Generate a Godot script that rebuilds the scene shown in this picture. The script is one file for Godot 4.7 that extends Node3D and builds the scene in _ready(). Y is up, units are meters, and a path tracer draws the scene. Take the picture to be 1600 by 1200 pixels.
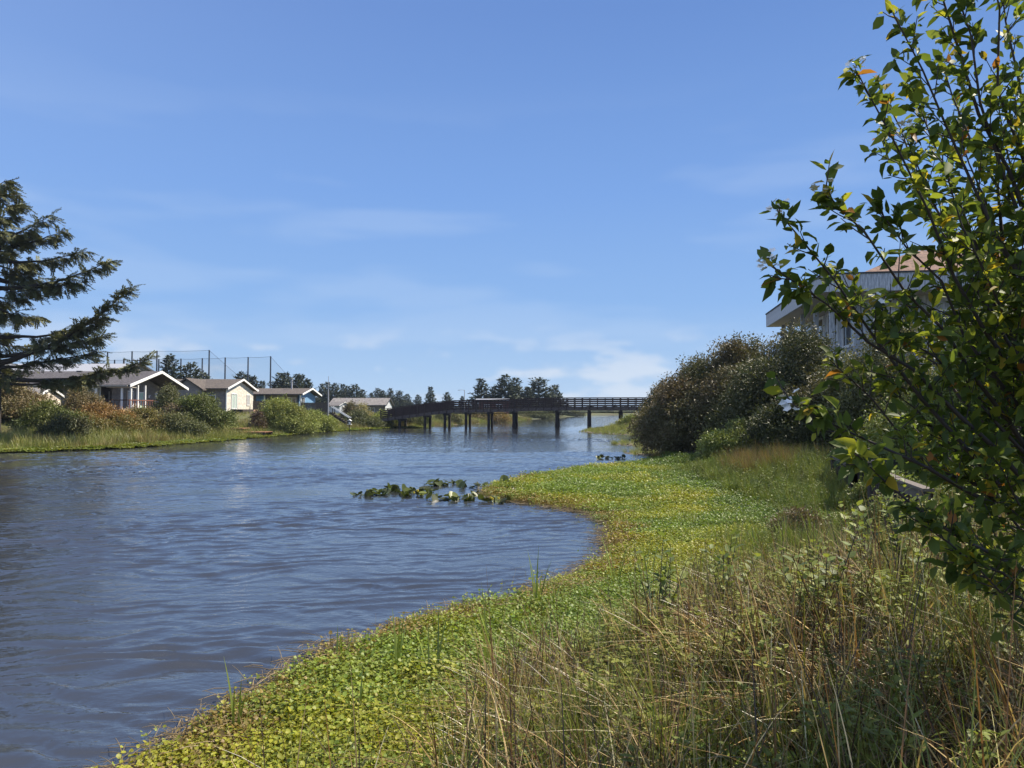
extends Node3D

# ------------------------------------------------------------------ helpers
class MB:
	var v := PackedVector3Array()
	var n := PackedVector3Array()
	var c := PackedColorArray()
	var ix := PackedInt32Array()
	var col := Color(1, 1, 1)
	func tri(a: Vector3, b: Vector3, d: Vector3) -> void:
		var nn := (d - a).cross(b - a).normalized()
		var k := v.size()
		v.append(a); v.append(b); v.append(d)
		n.append(nn); n.append(nn); n.append(nn)
		c.append(col); c.append(col); c.append(col)
		ix.append(k); ix.append(k + 1); ix.append(k + 2)
	func quad(a: Vector3, b: Vector3, d: Vector3, e: Vector3) -> void:
		tri(a, b, d)
		tri(a, d, e)
	func face(m: Vector3, eu: Vector3, ev: Vector3, nn: Vector3) -> void:
		var a := m - eu - ev
		var b := m + eu - ev
		var d := m + eu + ev
		var e := m - eu + ev
		if (d - a).cross(b - a).dot(nn) < 0.0:
			quad(a, e, d, b)
		else:
			quad(a, b, d, e)
	func box(m: Vector3, s: Vector3, bs := Basis()) -> void:
		var x := bs.x * s.x * 0.5
		var y := bs.y * s.y * 0.5
		var z := bs.z * s.z * 0.5
		face(m + x, y, z, x); face(m - x, y, z, -x)
		face(m + y, x, z, y); face(m - y, x, z, -y)
		face(m + z, x, y, z); face(m - z, x, y, -z)
	func beam(p: Vector3, q: Vector3, w: float, h: float) -> void:
		var f := (q - p).normalized()
		var up := Vector3.UP if absf(f.y) < 0.95 else Vector3.RIGHT
		var r := f.cross(up).normalized()
		var u := r.cross(f).normalized()
		box((p + q) * 0.5, Vector3(w, h, p.distance_to(q)), Basis(r, u, -f))
	func tube(pts: Array, rad: Array, sides := 6) -> void:
		var k0 := v.size()
		var m := pts.size()
		for i in m:
			var a: Vector3 = pts[maxi(i - 1, 0)]
			var b: Vector3 = pts[mini(i + 1, m - 1)]
			var f := (b - a).normalized()
			var up := Vector3.UP if absf(f.y) < 0.9 else Vector3.RIGHT
			var r := f.cross(up).normalized()
			var u := r.cross(f).normalized()
			for s in sides:
				var t := TAU * s / sides
				var d := r * cos(t) + u * sin(t)
				v.append(pts[i] + d * rad[i]); n.append(d); c.append(col)
		for i in m - 1:
			for s in sides:
				var a := k0 + i * sides + s
				var b := k0 + i * sides + (s + 1) % sides
				ix.append(a); ix.append(b); ix.append(b + sides)
				ix.append(a); ix.append(b + sides); ix.append(a + sides)
		cap(pts[0], rad[0], k0, sides, false)
		cap(pts[m - 1], rad[m - 1], k0 + (m - 1) * sides, sides, true)
	func cap(p: Vector3, _r: float, k: int, sides: int, flip: bool) -> void:
		for s in sides - 2:
			if flip: tri(v[k], v[k + s + 1], v[k + s + 2])
			else: tri(v[k], v[k + s + 2], v[k + s + 1])
	# pointed leaf: base p, direction f, face normal u, length, width, fold
	func leaf(p: Vector3, f: Vector3, u: Vector3, l: float, w: float, droop := 0.12, fold := 0.25) -> void:
		var r := f.cross(u).normalized()
		var k := v.size()
		var st := [[0.32, 0.46, 0.02], [0.68, 0.36, 0.35]]
		v.append(p); n.append(u); c.append(col)
		for s in st:
			var mid: Vector3 = p + f * l * s[0] - u * l * droop * s[2]
			var side: Vector3 = r * w * s[1]
			var lift: Vector3 = u * w * s[1] * fold
			v.append(mid - side + lift); n.append((u - r * -fold).normalized()); c.append(col)
			v.append(mid); n.append(u); c.append(col)
			v.append(mid + side + lift); n.append((u - r * fold).normalized()); c.append(col)
		v.append(p + f * l - u * l * droop); n.append((u + f * droop).normalized()); c.append(col)
		for t in [0, 1, 2, 0, 2, 3, 1, 4, 5, 1, 5, 2, 2, 5, 6, 2, 6, 3, 4, 7, 5, 5, 7, 6]:
			ix.append(k + t)
	func disc(p: Vector3, u: Vector3, r: float, sides := 7, cup := 0.2, a0 := 0.0) -> void:
		var x := u.cross(Vector3(0.31, 0.2, 0.93)).normalized()
		var y := u.cross(x)
		var k := v.size()
		v.append(p); n.append(u); c.append(col)
		for s in sides:
			var t := a0 + TAU * (s + 0.12) / (sides - 0.75)
			var d := x * cos(t) + y * sin(t)
			var rr := r * (1.0 + 0.12 * sin(s * 2.7 + a0 * 5.0))
			v.append(p + d * rr + u * r * cup); n.append((u - d * cup).normalized()); c.append(col)
		for s in sides - 1:
			ix.append(k); ix.append(k + 2 + s); ix.append(k + 1 + s)
	# grass blade: bent ribbon
	func blade(p: Vector3, dir: Vector3, h: float, w: float, bend: float, seg := 3, thin := 0.85) -> void:
		var side := dir.cross(Vector3.UP).normalized()
		var k := v.size()
		for i in seg + 1:
			var t := float(i) / seg
			var q := p + Vector3.UP * h * (t - 0.45 * bend * t * t) + dir * h * (0.12 * t + bend * t * t)
			var ww := w * (1.0 - pow(t, 1.0 if thin < 0.9 else 2.2) * thin) * 0.5
			var nn := (dir * -1.0 + Vector3.UP * (0.2 + bend * t)).normalized()
			v.append(q - side * ww); v.append(q + side * ww)
			n.append(nn); n.append(nn); c.append(col); c.append(col)
		for i in seg:
			var a := k + i * 2
			ix.append(a); ix.append(a + 2); ix.append(a + 3)
			ix.append(a); ix.append(a + 3); ix.append(a + 1)
	func mesh() -> ArrayMesh:
		var arr := []
		arr.resize(Mesh.ARRAY_MAX)
		arr[Mesh.ARRAY_VERTEX] = v
		arr[Mesh.ARRAY_NORMAL] = n
		arr[Mesh.ARRAY_COLOR] = c
		arr[Mesh.ARRAY_INDEX] = ix
		var m := ArrayMesh.new()
		m.add_surface_from_arrays(Mesh.PRIMITIVE_TRIANGLES, arr)
		return m

var rng := RandomNumberGenerator.new()
var names := {}
var M := {}

func rf(a: float, b: float) -> float:
	return rng.randf_range(a, b)

func rdir() -> Vector3:
	return Vector3(rng.randfn(), rng.randfn(), rng.randfn()).normalized()

func numbered(called: String) -> String:
	if not names.has(called):
		names[called] = 0
		return called
	names[called] += 1
	return "%s_%03d" % [called, names[called]]

func tag(o: Node3D, label: String, category: String, group := "") -> Node3D:
	o.set_meta("label", label)
	o.set_meta("category", category)
	if group: o.set_meta("group", group)
	return o

func thing(called: String, label: String, category: String, at := Vector3.ZERO, turn := 0.0, group := "") -> Node3D:
	var o := Node3D.new()
	o.name = numbered(called)
	add_child(o)
	o.position = at
	o.rotation.y = turn
	return tag(o, label, category, group)

func part(called: String, b, m: Material, parent: Node3D, at := Vector3.ZERO) -> MeshInstance3D:
	var o := MeshInstance3D.new()
	o.name = called
	o.mesh = b.mesh() if b is MB else b
	o.material_override = m
	o.position = at
	parent.add_child(o, true)
	return o

func setting(called: String, b, m: Material) -> MeshInstance3D:
	var o := part(called, b, m, self)
	o.set_meta("kind", "structure")
	return o

func bx(called: String, m: Vector3, s: Vector3, mat: Material, parent: Node3D) -> MeshInstance3D:
	var b := MB.new()
	b.box(m, s)
	return part(called, b, mat, parent)

func bm(called: String, p: Vector3, q: Vector3, w: float, h: float, mat: Material, parent: Node3D) -> MeshInstance3D:
	var b := MB.new()
	b.beam(p, q, w, h)
	return part(called, b, mat, parent)

func stuff(called: String, mesh: Mesh, mat: Material, xf: Array, cols: Array, parent: Node3D = null) -> MultiMeshInstance3D:
	var mm := MultiMesh.new()
	mm.transform_format = MultiMesh.TRANSFORM_3D
	mm.use_colors = true
	mm.mesh = mesh
	mm.instance_count = xf.size()
	for i in xf.size():
		mm.set_instance_transform(i, xf[i])
		mm.set_instance_color(i, cols[i])
	var o := MultiMeshInstance3D.new()
	o.name = called if parent else numbered(called)
	o.multimesh = mm
	o.material_override = mat
	o.set_meta("kind", "stuff")
	(parent if parent else self).add_child(o, true)
	return o

func lin(r: float, g: float, b: float, a := 1.0) -> Color:
	var k := Color(r, g, b).linear_to_srgb()
	k.a = a
	return k

func noise_tex(freq: float, lo: Color, hi: Color, size := 512, octaves := 5, sd := 1) -> NoiseTexture2D:
	var f := FastNoiseLite.new()
	f.seed = sd
	f.noise_type = FastNoiseLite.TYPE_SIMPLEX_SMOOTH
	f.frequency = freq
	f.fractal_octaves = octaves
	var g := Gradient.new()
	g.set_color(0, lo); g.set_color(1, hi)
	g.set_offset(0, 0.2); g.set_offset(1, 0.8)
	var t := NoiseTexture2D.new()
	t.width = size; t.height = size
	t.seamless = true
	t.noise = f
	t.color_ramp = g
	return t

func mat(key: String, albedo: Color, rough := 0.8, tex: Texture2D = null, scale := Vector3.ONE) -> StandardMaterial3D:
	var m := StandardMaterial3D.new()
	m.resource_name = key
	m.albedo_color = albedo
	m.roughness = rough
	if tex:
		m.albedo_texture = tex
		m.uv1_triplanar = true
		m.uv1_scale = scale
	M[key] = m
	return m

func leafmat(key: String, rough: float, through: float, spec := 0.5) -> StandardMaterial3D:
	var m := mat(key, Color(1, 1, 1), rough)
	m.vertex_color_use_as_albedo = true
	m.metallic_specular = spec
	m.backlight_enabled = true
	m.backlight = lin(through, through, through * 0.55)
	return m

# ------------------------------------------------------------------ terrain
# shoreline of the canal, metres, x right and z away from the viewer negative
var shore := PackedVector2Array()
var ground_noise := FastNoiseLite.new()

func near_shore() -> Array:
	return [[-10, 30], [-9, 14], [-6.5, 5], [-4.26, 0], [-3.06, -3.4], [-2.61, -5.0], [-2.41, -5.85], [-2.40, -6.4], [-2.16, -6.8], [-1.94, -7.4], [-1.86, -8.0], [-1.48, -8.3], [-1.01, -9.15], [-0.44, -9.6], [0.17, -10.2], [0.87, -11.2], [1.38, -12.05], [1.78, -13.1], [2.1, -14.7], [2.27, -16.3], [2.1, -18.2], [1.5, -19.4], [0.8, -20.3], [0.1, -20.9], [-0.5, -21.6], [-0.75, -23.0], [-0.5, -24.6], [0.2, -26.4], [1.24, -28.6], [2.4, -30.6], [3.7, -32.3], [5.5, -34.0], [7.2, -36.4], [8.0, -39.5], [7.2, -41.6], [6.4, -43.8], [7.6, -46.2], [9.0, -50], [8.4, -53], [7.3, -55.5], [8.6, -58.5], [10.8, -63], [12.2, -70], [11.6, -76], [8.6, -82.5], [7.9, -87], [9.5, -94], [12.5, -103], [16, -115], [19.5, -128], [26, -150], [36, -214], [53, -300], [66, -370]]

func far_shore() -> Array:
	return [[66, -392], [52, -380], [38, -330], [23, -272], [12, -226], [4.9, -187], [-1, -160], [-5, -142.6], [-10.5, -125], [-13, -113], [-13.2, -106], [-14.5, -103.5], [-17, -104.5], [-19.5, -94], [-21.2, -89], [-22.3, -85.6], [-22.9, -77], [-23.6, -68], [-25, -57.6], [-26, -50], [-28, -46.2], [-30.6, -44], [-33, -41], [-38, -30], [-44, 0], [-48, 30]]

func shoredist(x: float, z: float) -> float:
	# positive on land, negative over water
	var best := 1e9
	var inside := false
	var m := shore.size()
	var a := shore[m - 1]
	for i in m:
		var b := shore[i]
		var ex := b.x - a.x
		var ez := b.y - a.y
		var wx := x - a.x
		var wz := z - a.y
		var t := clampf((wx * ex + wz * ez) / (ex * ex + ez * ez), 0.0, 1.0)
		var dx := wx - ex * t
		var dz := wz - ez * t
		best = minf(best, dx * dx + dz * dz)
		if (a.y > z) != (b.y > z) and x < ex * (z - a.y) / ez + a.x:
			inside = not inside
		a = b
	var d := sqrt(best)
	return -d if inside else d

func onright(x: float, z: float) -> bool:
	return x > -11.0 + 0.0 * z if z > -60.0 else x > lerpf(-6.0, 55.0, smoothstep(-95.0, -330.0, z)) + 4.0

func hill(x: float, z: float, d: float) -> float:
	if d < 0.0:
		return maxf(-0.12 + d * 0.35, -1.3)
	var bumps := ground_noise.get_noise_2d(x, z)
	if onright(x, z):
		var flat := minf(0.03 + d * 0.04, 0.14)
		var rise: float
		if z > -38.0:
			rise = lerpf(smoothstep(2.0, 5.6, d), smoothstep(6.0, 10.5, x + 0.6 * bumps), smoothstep(-8.0, -13.0, z))
			rise *= lerpf(0.85, 0.7, smoothstep(-5.0, -12.0, z))
		else:
			rise = smoothstep(2.0, 9.0, d) * 0.9
		return flat + rise + bumps * 0.05 * smoothstep(0.3, 2.0, d)
	var top := lerpf(2.05, 1.1, smoothstep(-104.0, -130.0, z))
	return minf(0.03 + d * 0.06, 0.25) + top * smoothstep(2.5, lerpf(14.0, 9.0, smoothstep(-90.0, -120.0, z)), d) * 0.9 + bumps * 0.1 * smoothstep(0.5, 3.0, d)

func gy(x: float, z: float) -> float:
	return hill(x, z, shoredist(x, z))

func steps(list: Array) -> PackedFloat32Array:
	# [from, to, step] runs
	var out := PackedFloat32Array()
	for r in list:
		var k := int(absf((r[1] - r[0]) / r[2]) + 0.5)
		for i in k:
			out.append(lerpf(r[0], r[1], float(i) / k))
	out.append(list[-1][1])
	return out

func grid(xs: PackedFloat32Array, zs: PackedFloat32Array, at: Callable, paint: Callable) -> MB:
	var b := MB.new()
	for z in zs:
		for x in xs:
			var y: float = at.call(x, z)
			b.v.append(Vector3(x, y, z))
			b.c.append(paint.call(x, y, z))
	var w := xs.size()
	var h := zs.size()
	b.n.resize(b.v.size())
	for j in h:
		for i in w:
			var l := b.v[j * w + maxi(i - 1, 0)]
			var r := b.v[j * w + mini(i + 1, w - 1)]
			var u := b.v[maxi(j - 1, 0) * w + i]
			var d := b.v[mini(j + 1, h - 1) * w + i]
			b.n[j * w + i] = (d - u).cross(r - l).normalized() * (1.0 if (d - u).cross(r - l).y > 0.0 else -1.0)
	for j in h - 1:
		for i in w - 1:
			var a := j * w + i
			# rows run away from the viewer (z falling): keep faces clockwise from above
			b.ix.append_array([a, a + w, a + w + 1, a, a + w + 1, a + 1])
	return b

# ------------------------------------------------------------------ the scene
func _ready() -> void:
	rng.seed = 20
	setup_camera_and_light()
	for p in near_shore(): shore.append(Vector2(p[0], p[1]))
	for p in far_shore(): shore.append(Vector2(p[0], p[1]))
	ground_noise.seed = 4
	ground_noise.frequency = 0.35
	ground_noise.fractal_octaves = 4
	materials()
	make_ground()
	make_water()
	make_bridge()
	make_left_houses()
	make_right_house()
	make_shore_furniture()
	make_golf_net()
	make_far_trees()
	make_spruce()
	make_shrubs()
	make_left_grass()
	make_mat()
	make_foreground_grass()
	make_lilies()
	make_reeds()
	make_saplings()
	make_dock_railing()
	make_crabapple()

func setup_camera_and_light() -> void:
	var cam := Camera3D.new()
	cam.name = "camera"
	cam.position = Vector3(0, 2.6, 0)
	cam.rotation.x = atan(40.0 / 1150.0)
	cam.fov = rad_to_deg(2.0 * atan(600.0 / 1150.0))
	cam.near = 0.05
	cam.far = 6000.0
	add_child(cam)
	cam.current = true
	var sun := DirectionalLight3D.new()
	sun.name = "sun"
	sun.light_color = Color(1.0, 0.955, 0.88)
	sun.light_energy = 1.6
	sun.light_angular_distance = 0.5
	sun.shadow_enabled = true
	add_child(sun)
	sun.look_at_from_position(sun_dir() * 50.0, Vector3.ZERO)
	var env := Environment.new()
	env.background_mode = Environment.BG_SKY
	env.background_energy_multiplier = 0.58
	env.tonemap_mode = Environment.TONE_MAPPER_LINEAR
	env.tonemap_exposure = 1.78
	env.sdfgi_enabled = true
	env.ssao_enabled = true
	env.ssil_enabled = true
	env.fog_enabled = true
	env.fog_density = 0.00015
	env.fog_light_color = Color(0.78, 0.86, 0.96)
	var sky := Sky.new()
	var pm := PanoramaSkyMaterial.new()
	pm.panorama = ImageTexture.create_from_image(sky_picture())
	sky.sky_material = pm
	env.sky = sky
	var we := WorldEnvironment.new()
	we.name = "environment"
	we.environment = env
	add_child(we)

func sun_dir() -> Vector3:
	var az := deg_to_rad(68.0)
	var el := deg_to_rad(52.0)
	return Vector3(sin(az) * cos(el), sin(el), -cos(az) * cos(el))

func sky_picture() -> Image:
	# clear spring sky: paler low down and towards the sun, a band of small fair-weather clouds over the horizon, thin high streaks
	var w := 2048
	var h := 1024
	var im := Image.create(w, h, false, Image.FORMAT_RGBF)
	var puffs := FastNoiseLite.new()
	puffs.seed = 13
	puffs.frequency = 1.0
	puffs.fractal_octaves = 5
	var veil := FastNoiseLite.new()
	veil.seed = 5
	veil.frequency = 1.0
	veil.fractal_octaves = 4
	var s := sun_dir()
	var stops := [[0.0, Vector3(0.50, 0.66, 0.86)], [0.05, Vector3(0.40, 0.585, 0.85)], [0.14, Vector3(0.275, 0.475, 0.83)], [0.28, Vector3(0.205, 0.385, 0.78)], [0.48, Vector3(0.145, 0.282, 0.64)], [1.0, Vector3(0.075, 0.165, 0.43)]]
	for j in h:
		var el := (0.5 - (j + 0.5) / h) * PI
		var y := sin(el)
		var ce := cos(el)
		var base := Vector3(0.17, 0.19, 0.17)
		if y >= 0.0:
			for k in stops.size() - 1:
				if y <= stops[k + 1][0]:
					base = (stops[k][1] as Vector3).lerp(stops[k + 1][1], (y - stops[k][0]) / (stops[k + 1][0] - stops[k][0]))
					break
		for i in w:
			var az := ((i + 0.5) / w - 0.5) * TAU
			var d := Vector3(sin(az) * ce, y, -cos(az) * ce)
			var c := base
			if y >= 0.0:
				var ca := maxf(d.dot(s), 0.0)
				var glow := 0.13 * ca * ca + 0.26 * pow(ca, 4.0) + 0.30 * pow(ca, 9.0) + 0.75 * pow(ca, 48.0)
				c += Vector3(1.0, 0.97, 0.92) * glow
				if y < 0.42:
					var st := veil.get_noise_3d(d.x * 2.0 + 3.0, y * 11.0, d.z * 2.0)
					c = c.lerp(Vector3(0.62, 0.74, 0.92), clampf(st * 0.55 + 0.02, 0.0, 0.16) * (1.0 - smoothstep(0.25, 0.42, y)))
				if y < 0.13:
					var f := puffs.get_noise_3d(d.x * 8.0, y * 30.0, d.z * 8.0) + 0.6 * puffs.get_noise_3d(d.x * 2.4 + 4.0, y * 8.0, d.z * 2.4)
					var cover := smoothstep(0.02, 0.5, f) * smoothstep(0.125, 0.05, y) * 0.52
					var lit := clampf(0.5 + 1.6 * (f - puffs.get_noise_3d(d.x * 7.0, (y + 0.010) * 30.0, d.z * 7.0)), 0.0, 1.0)
					c = c.lerp(Vector3(0.50, 0.60, 0.78).lerp(Vector3(0.80, 0.84, 0.90), lit), cover)
			im.set_pixel(i, j, Color(c.x, c.y, c.z))
	return im

func materials() -> void:
	var g := mat("ground", Color(1, 1, 1), 1.0, noise_tex(0.02, Color(0.62, 0.62, 0.62), Color(1, 1, 1), 512, 6, 3), Vector3(0.35, 0.35, 0.35))
	g.uv1_world_triplanar = true
	g.vertex_color_use_as_albedo = true
	var w := mat("water", lin(0.031, 0.034, 0.040), 0.015)
	w.metallic_specular = 0.70
	w.uv1_triplanar = true
	w.uv1_world_triplanar = true
	w.uv1_scale = Vector3(0.30, 0.42, 0.55)
	w.heightmap_enabled = true
	w.heightmap_texture = noise_tex(0.018, Color(0, 0, 0), Color(1, 1, 1), 1024, 4, 8)
	w.heightmap_scale = 0.28
	var grain := noise_tex(0.02, Color(0.55, 0.53, 0.52), Color(1, 1, 1), 512, 5, 12)
	mat("bridge_wood", lin(0.070, 0.042, 0.036), 0.85, grain, Vector3(0.3, 3.0, 3.0))
	mat("bridge_fascia", lin(0.15, 0.125, 0.115), 0.85, grain, Vector3(0.3, 2.0, 2.0))
	mat("pile_wood", lin(0.035, 0.028, 0.026), 0.9, grain, Vector3(2.0, 0.4, 2.0))
	mat("old_wood", lin(0.22, 0.19, 0.165), 0.9, grain, Vector3(1.0, 8.0, 8.0))
	mat("dark_wood", lin(0.07, 0.055, 0.047), 0.9, grain, Vector3(6.0, 0.8, 6.0))
	mat("fence_wood", lin(0.15, 0.125, 0.11), 0.9, grain, Vector3(4.0, 0.6, 4.0))
	mat("dock_wood", lin(0.42, 0.20, 0.11), 0.85, grain, Vector3(0.6, 4.0, 4.0))
	mat("deck_rail", lin(0.10, 0.045, 0.033), 0.8, grain, Vector3(1.0, 4.0, 4.0))
	mat("red_rail", lin(0.30, 0.12, 0.075), 0.8, grain, Vector3(1.0, 4.0, 4.0))
	mat("grey_roof", lin(0.125, 0.120, 0.130), 0.95, shingle_tex(3), Vector3(0.5, 0.5, 0.5))
	mat("brown_roof", lin(0.27, 0.165, 0.120), 0.95, shingle_tex(4), Vector3(0.5, 0.5, 0.5))
	mat("warm_roof", lin(0.150, 0.130, 0.115), 0.95, shingle_tex(5), Vector3(0.5, 0.5, 0.5))
	mat("pale_roof", lin(0.30, 0.29, 0.285), 0.9, shingle_tex(6), Vector3(0.4, 0.4, 0.4))
	mat("metal_roof", lin(0.30, 0.31, 0.34), 0.6)
	var siding := siding_tex()
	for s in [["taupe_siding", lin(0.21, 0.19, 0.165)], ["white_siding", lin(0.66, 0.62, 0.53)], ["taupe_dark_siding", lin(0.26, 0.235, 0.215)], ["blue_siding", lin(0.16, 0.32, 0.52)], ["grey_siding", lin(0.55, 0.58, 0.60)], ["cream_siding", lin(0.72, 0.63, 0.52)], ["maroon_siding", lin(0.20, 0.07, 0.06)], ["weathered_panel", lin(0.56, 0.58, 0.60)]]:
		var m := mat(s[0], s[1], 0.8, noise_tex(0.01, Color(0.88, 0.88, 0.88), Color(1, 1, 1), 256, 4, 21) if s[0] != "weathered_panel" else noise_tex(0.02, Color(0.76, 0.77, 0.78), Color(1, 1, 1), 256, 5, 22), Vector3(0.5, 1.0, 0.5) if s[0] != "weathered_panel" else Vector3(2.0, 0.35, 2.0))
		m.heightmap_enabled = s[0] != "weathered_panel"
		if m.heightmap_enabled:
			m.heightmap_texture = siding
			m.heightmap_scale = 2.0
	mat("white_trim", lin(0.78, 0.78, 0.76), 0.6)
	mat("beige_soffit", lin(0.50, 0.44, 0.37), 0.8)
	mat("dark_trim", lin(0.04, 0.04, 0.045), 0.7)
	mat("mint_door", lin(0.50, 0.66, 0.52), 0.6)
	mat("curtain", lin(0.42, 0.50, 0.44), 0.5)
	mat("blind", lin(0.30, 0.31, 0.30), 0.8)
	mat("brick_step", lin(0.42, 0.24, 0.18), 0.9)
	var gl := mat("window_glass", Color(0.10, 0.115, 0.12), 0.06)
	gl.metallic_specular = 0.6
	var net := mat("netting", Color(0.10, 0.13, 0.19, 0.085), 0.9)
	net.transparency = BaseMaterial3D.TRANSPARENCY_ALPHA
	net.cull_mode = BaseMaterial3D.CULL_DISABLED
	mat("net_pole", lin(0.045, 0.055, 0.075), 0.7)
	mat("steel_grey", lin(0.40, 0.40, 0.41), 0.6)
	mat("bark", lin(0.075, 0.060, 0.050), 0.95, grain, Vector3(6.0, 1.5, 6.0))
	mat("twig", lin(0.055, 0.042, 0.038), 0.8)
	leafmat("spruce_needles", 0.6, 0.25, 0.4)
	leafmat("shrub_leaves", 0.50, 0.5, 0.45)
	leafmat("tree_leaves", 0.55, 1.0, 0.42)
	leafmat("sapling_leaves", 0.55, 0.8, 0.4)
	leafmat("mat_leaves", 0.50, 0.75, 0.45)
	leafmat("grass_blades", 0.36, 0.5, 0.5)
	leafmat("lily_leaves", 0.45, 0.35, 0.45)
	mat("petal", lin(0.80, 0.80, 0.76), 0.6)
	mat("lily_flower", lin(0.65, 0.50, 0.04), 0.5)

func shingle_tex(sd: int) -> ImageTexture:
	# courses of asphalt shingles, too small at this distance to be told apart: tabs of slightly different grey
	var r := RandomNumberGenerator.new()
	r.seed = sd
	var im := Image.create(256, 256, false, Image.FORMAT_RGB8)
	for row in 16:
		var off := r.randi_range(0, 20)
		for k in 14:
			var t := r.randf_range(0.66, 1.0)
			var col := Color(t, t * r.randf_range(0.96, 1.0), t * r.randf_range(0.94, 1.0))
			for q in 2:
				im.fill_rect(Rect2i(k * 20 + off - 20 + q * 280, row * 16, 19, 15), col)
	for p in 6000:
		var x := r.randi_range(0, 255)
		var y := r.randi_range(0, 255)
		im.set_pixel(x, y, im.get_pixel(x, y) * r.randf_range(0.75, 1.1))
	return ImageTexture.create_from_image(im)

func siding_tex() -> ImageTexture:
	var im := Image.create(16, 128, false, Image.FORMAT_RGB8)
	for y in 128:
		var t := float(y % 21) / 21.0
		for x in 16: im.set_pixel(x, y, Color(t, t, t))
	return ImageTexture.create_from_image(im)

# ------------------------------------------------------------------ ground and water
func make_ground() -> void:
	var xs := steps([[-1800.0, -300.0, 250.0], [-300.0, -90.0, 30.0], [-90.0, -40.0, 4.0], [-40.0, -6.0, 1.2], [-6.0, 12.0, 0.4], [12.0, 40.0, 1.6], [40.0, 100.0, 6.0], [100.0, 400.0, 50.0], [400.0, 1900.0, 250.0]])
	var zs := steps([[600.0, 60.0, 60.0], [60.0, 6.0, 4.0], [6.0, -40.0, 0.4], [-40.0, -130.0, 1.1], [-130.0, -430.0, 5.0], [-430.0, -1000.0, 60.0], [-1000.0, -3000.0, 250.0]])
	var patch := FastNoiseLite.new()
	patch.seed = 9
	patch.frequency = 0.12
	patch.fractal_octaves = 4
	var dist := {}
	var high := func(x: float, z: float) -> float:
		var d := shoredist(x, z)
		dist[Vector2(x, z)] = d
		return hill(x, z, d)
	var paint := func(x: float, y: float, z: float) -> Color:
		var d: float = dist[Vector2(x, z)]
		if d < -0.1: return Color(0.06, 0.045, 0.03)
		var t := clampf(patch.get_noise_2d(x, z) * 1.3 + 0.5, 0.0, 1.0)
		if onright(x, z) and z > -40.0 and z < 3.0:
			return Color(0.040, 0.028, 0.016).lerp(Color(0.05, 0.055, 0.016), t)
		var mud := Color(0.13, 0.10, 0.06)
		var lawn := Color(0.15, 0.135, 0.045).lerp(Color(0.085, 0.115, 0.028), t)
		return mud.lerp(lawn, smoothstep(0.2, 0.9, d + patch.get_noise_2d(x * 4.0, z * 4.0) * 0.6))
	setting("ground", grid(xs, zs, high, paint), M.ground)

func make_water() -> void:
	var xs := steps([[-70.0, -45.0, 1.0], [-45.0, -32.0, 0.3], [-32.0, 10.0, 0.115], [10.0, 20.0, 0.4], [20.0, 90.0, 3.0]])
	var zs := steps([[40.0, 0.0, 2.0], [0.0, -4.0, 0.3], [-4.0, -17.0, 0.042], [-17.0, -30.0, 0.06], [-30.0, -45.0, 0.1], [-45.0, -110.0, 0.3], [-110.0, -410.0, 2.0]])
	var r := RandomNumberGenerator.new()
	r.seed = 7
	var waves := []
	for k in 11:
		var l := 0.20 * pow(1.098, k)
		var a := deg_to_rad(r.randf_range(-20.0, 20.0) + 8.0)
		waves.append([sin(a) * TAU / l, cos(a) * TAU / l, r.randf() * TAU, l * 0.0118])
	var gust := FastNoiseLite.new()
	gust.seed = 31
	gust.frequency = 0.10
	gust.fractal_octaves = 3
	var high := func(x: float, z: float) -> float:
		if x < -45.0 or x > 12.0 or z > -2.0 or z < -130.0: return 0.0
		var g := 0.95 + 1.3 * gust.get_noise_2d(x * 0.6, z)
		var wx := x + 0.5 * gust.get_noise_2d(x * 4.0 + 50.0, z * 4.0)
		var wz := z + 0.6 * gust.get_noise_2d(x * 4.0, z * 4.0 + 80.0)
		var y := 0.0
		for q in waves: y += sin(q[0] * wx + q[1] * wz + q[2]) * q[3]
		return y * g * lerpf(1.0, 0.6, smoothstep(-12.0, -50.0, z))
	var paint := func(_x: float, _y: float, _z: float) -> Color: return Color(1, 1, 1)
	setting("water", grid(xs, zs, high, paint), M.water)

# ------------------------------------------------------------------ bridge
func deck_y(x: float) -> float:
	return 3.0 - 0.35 * smoothstep(8.0, -9.0, x) - 1.15 * pow(clampf((-8.5 - x) / 9.5, 0.0, 1.3), 1.15)

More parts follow.
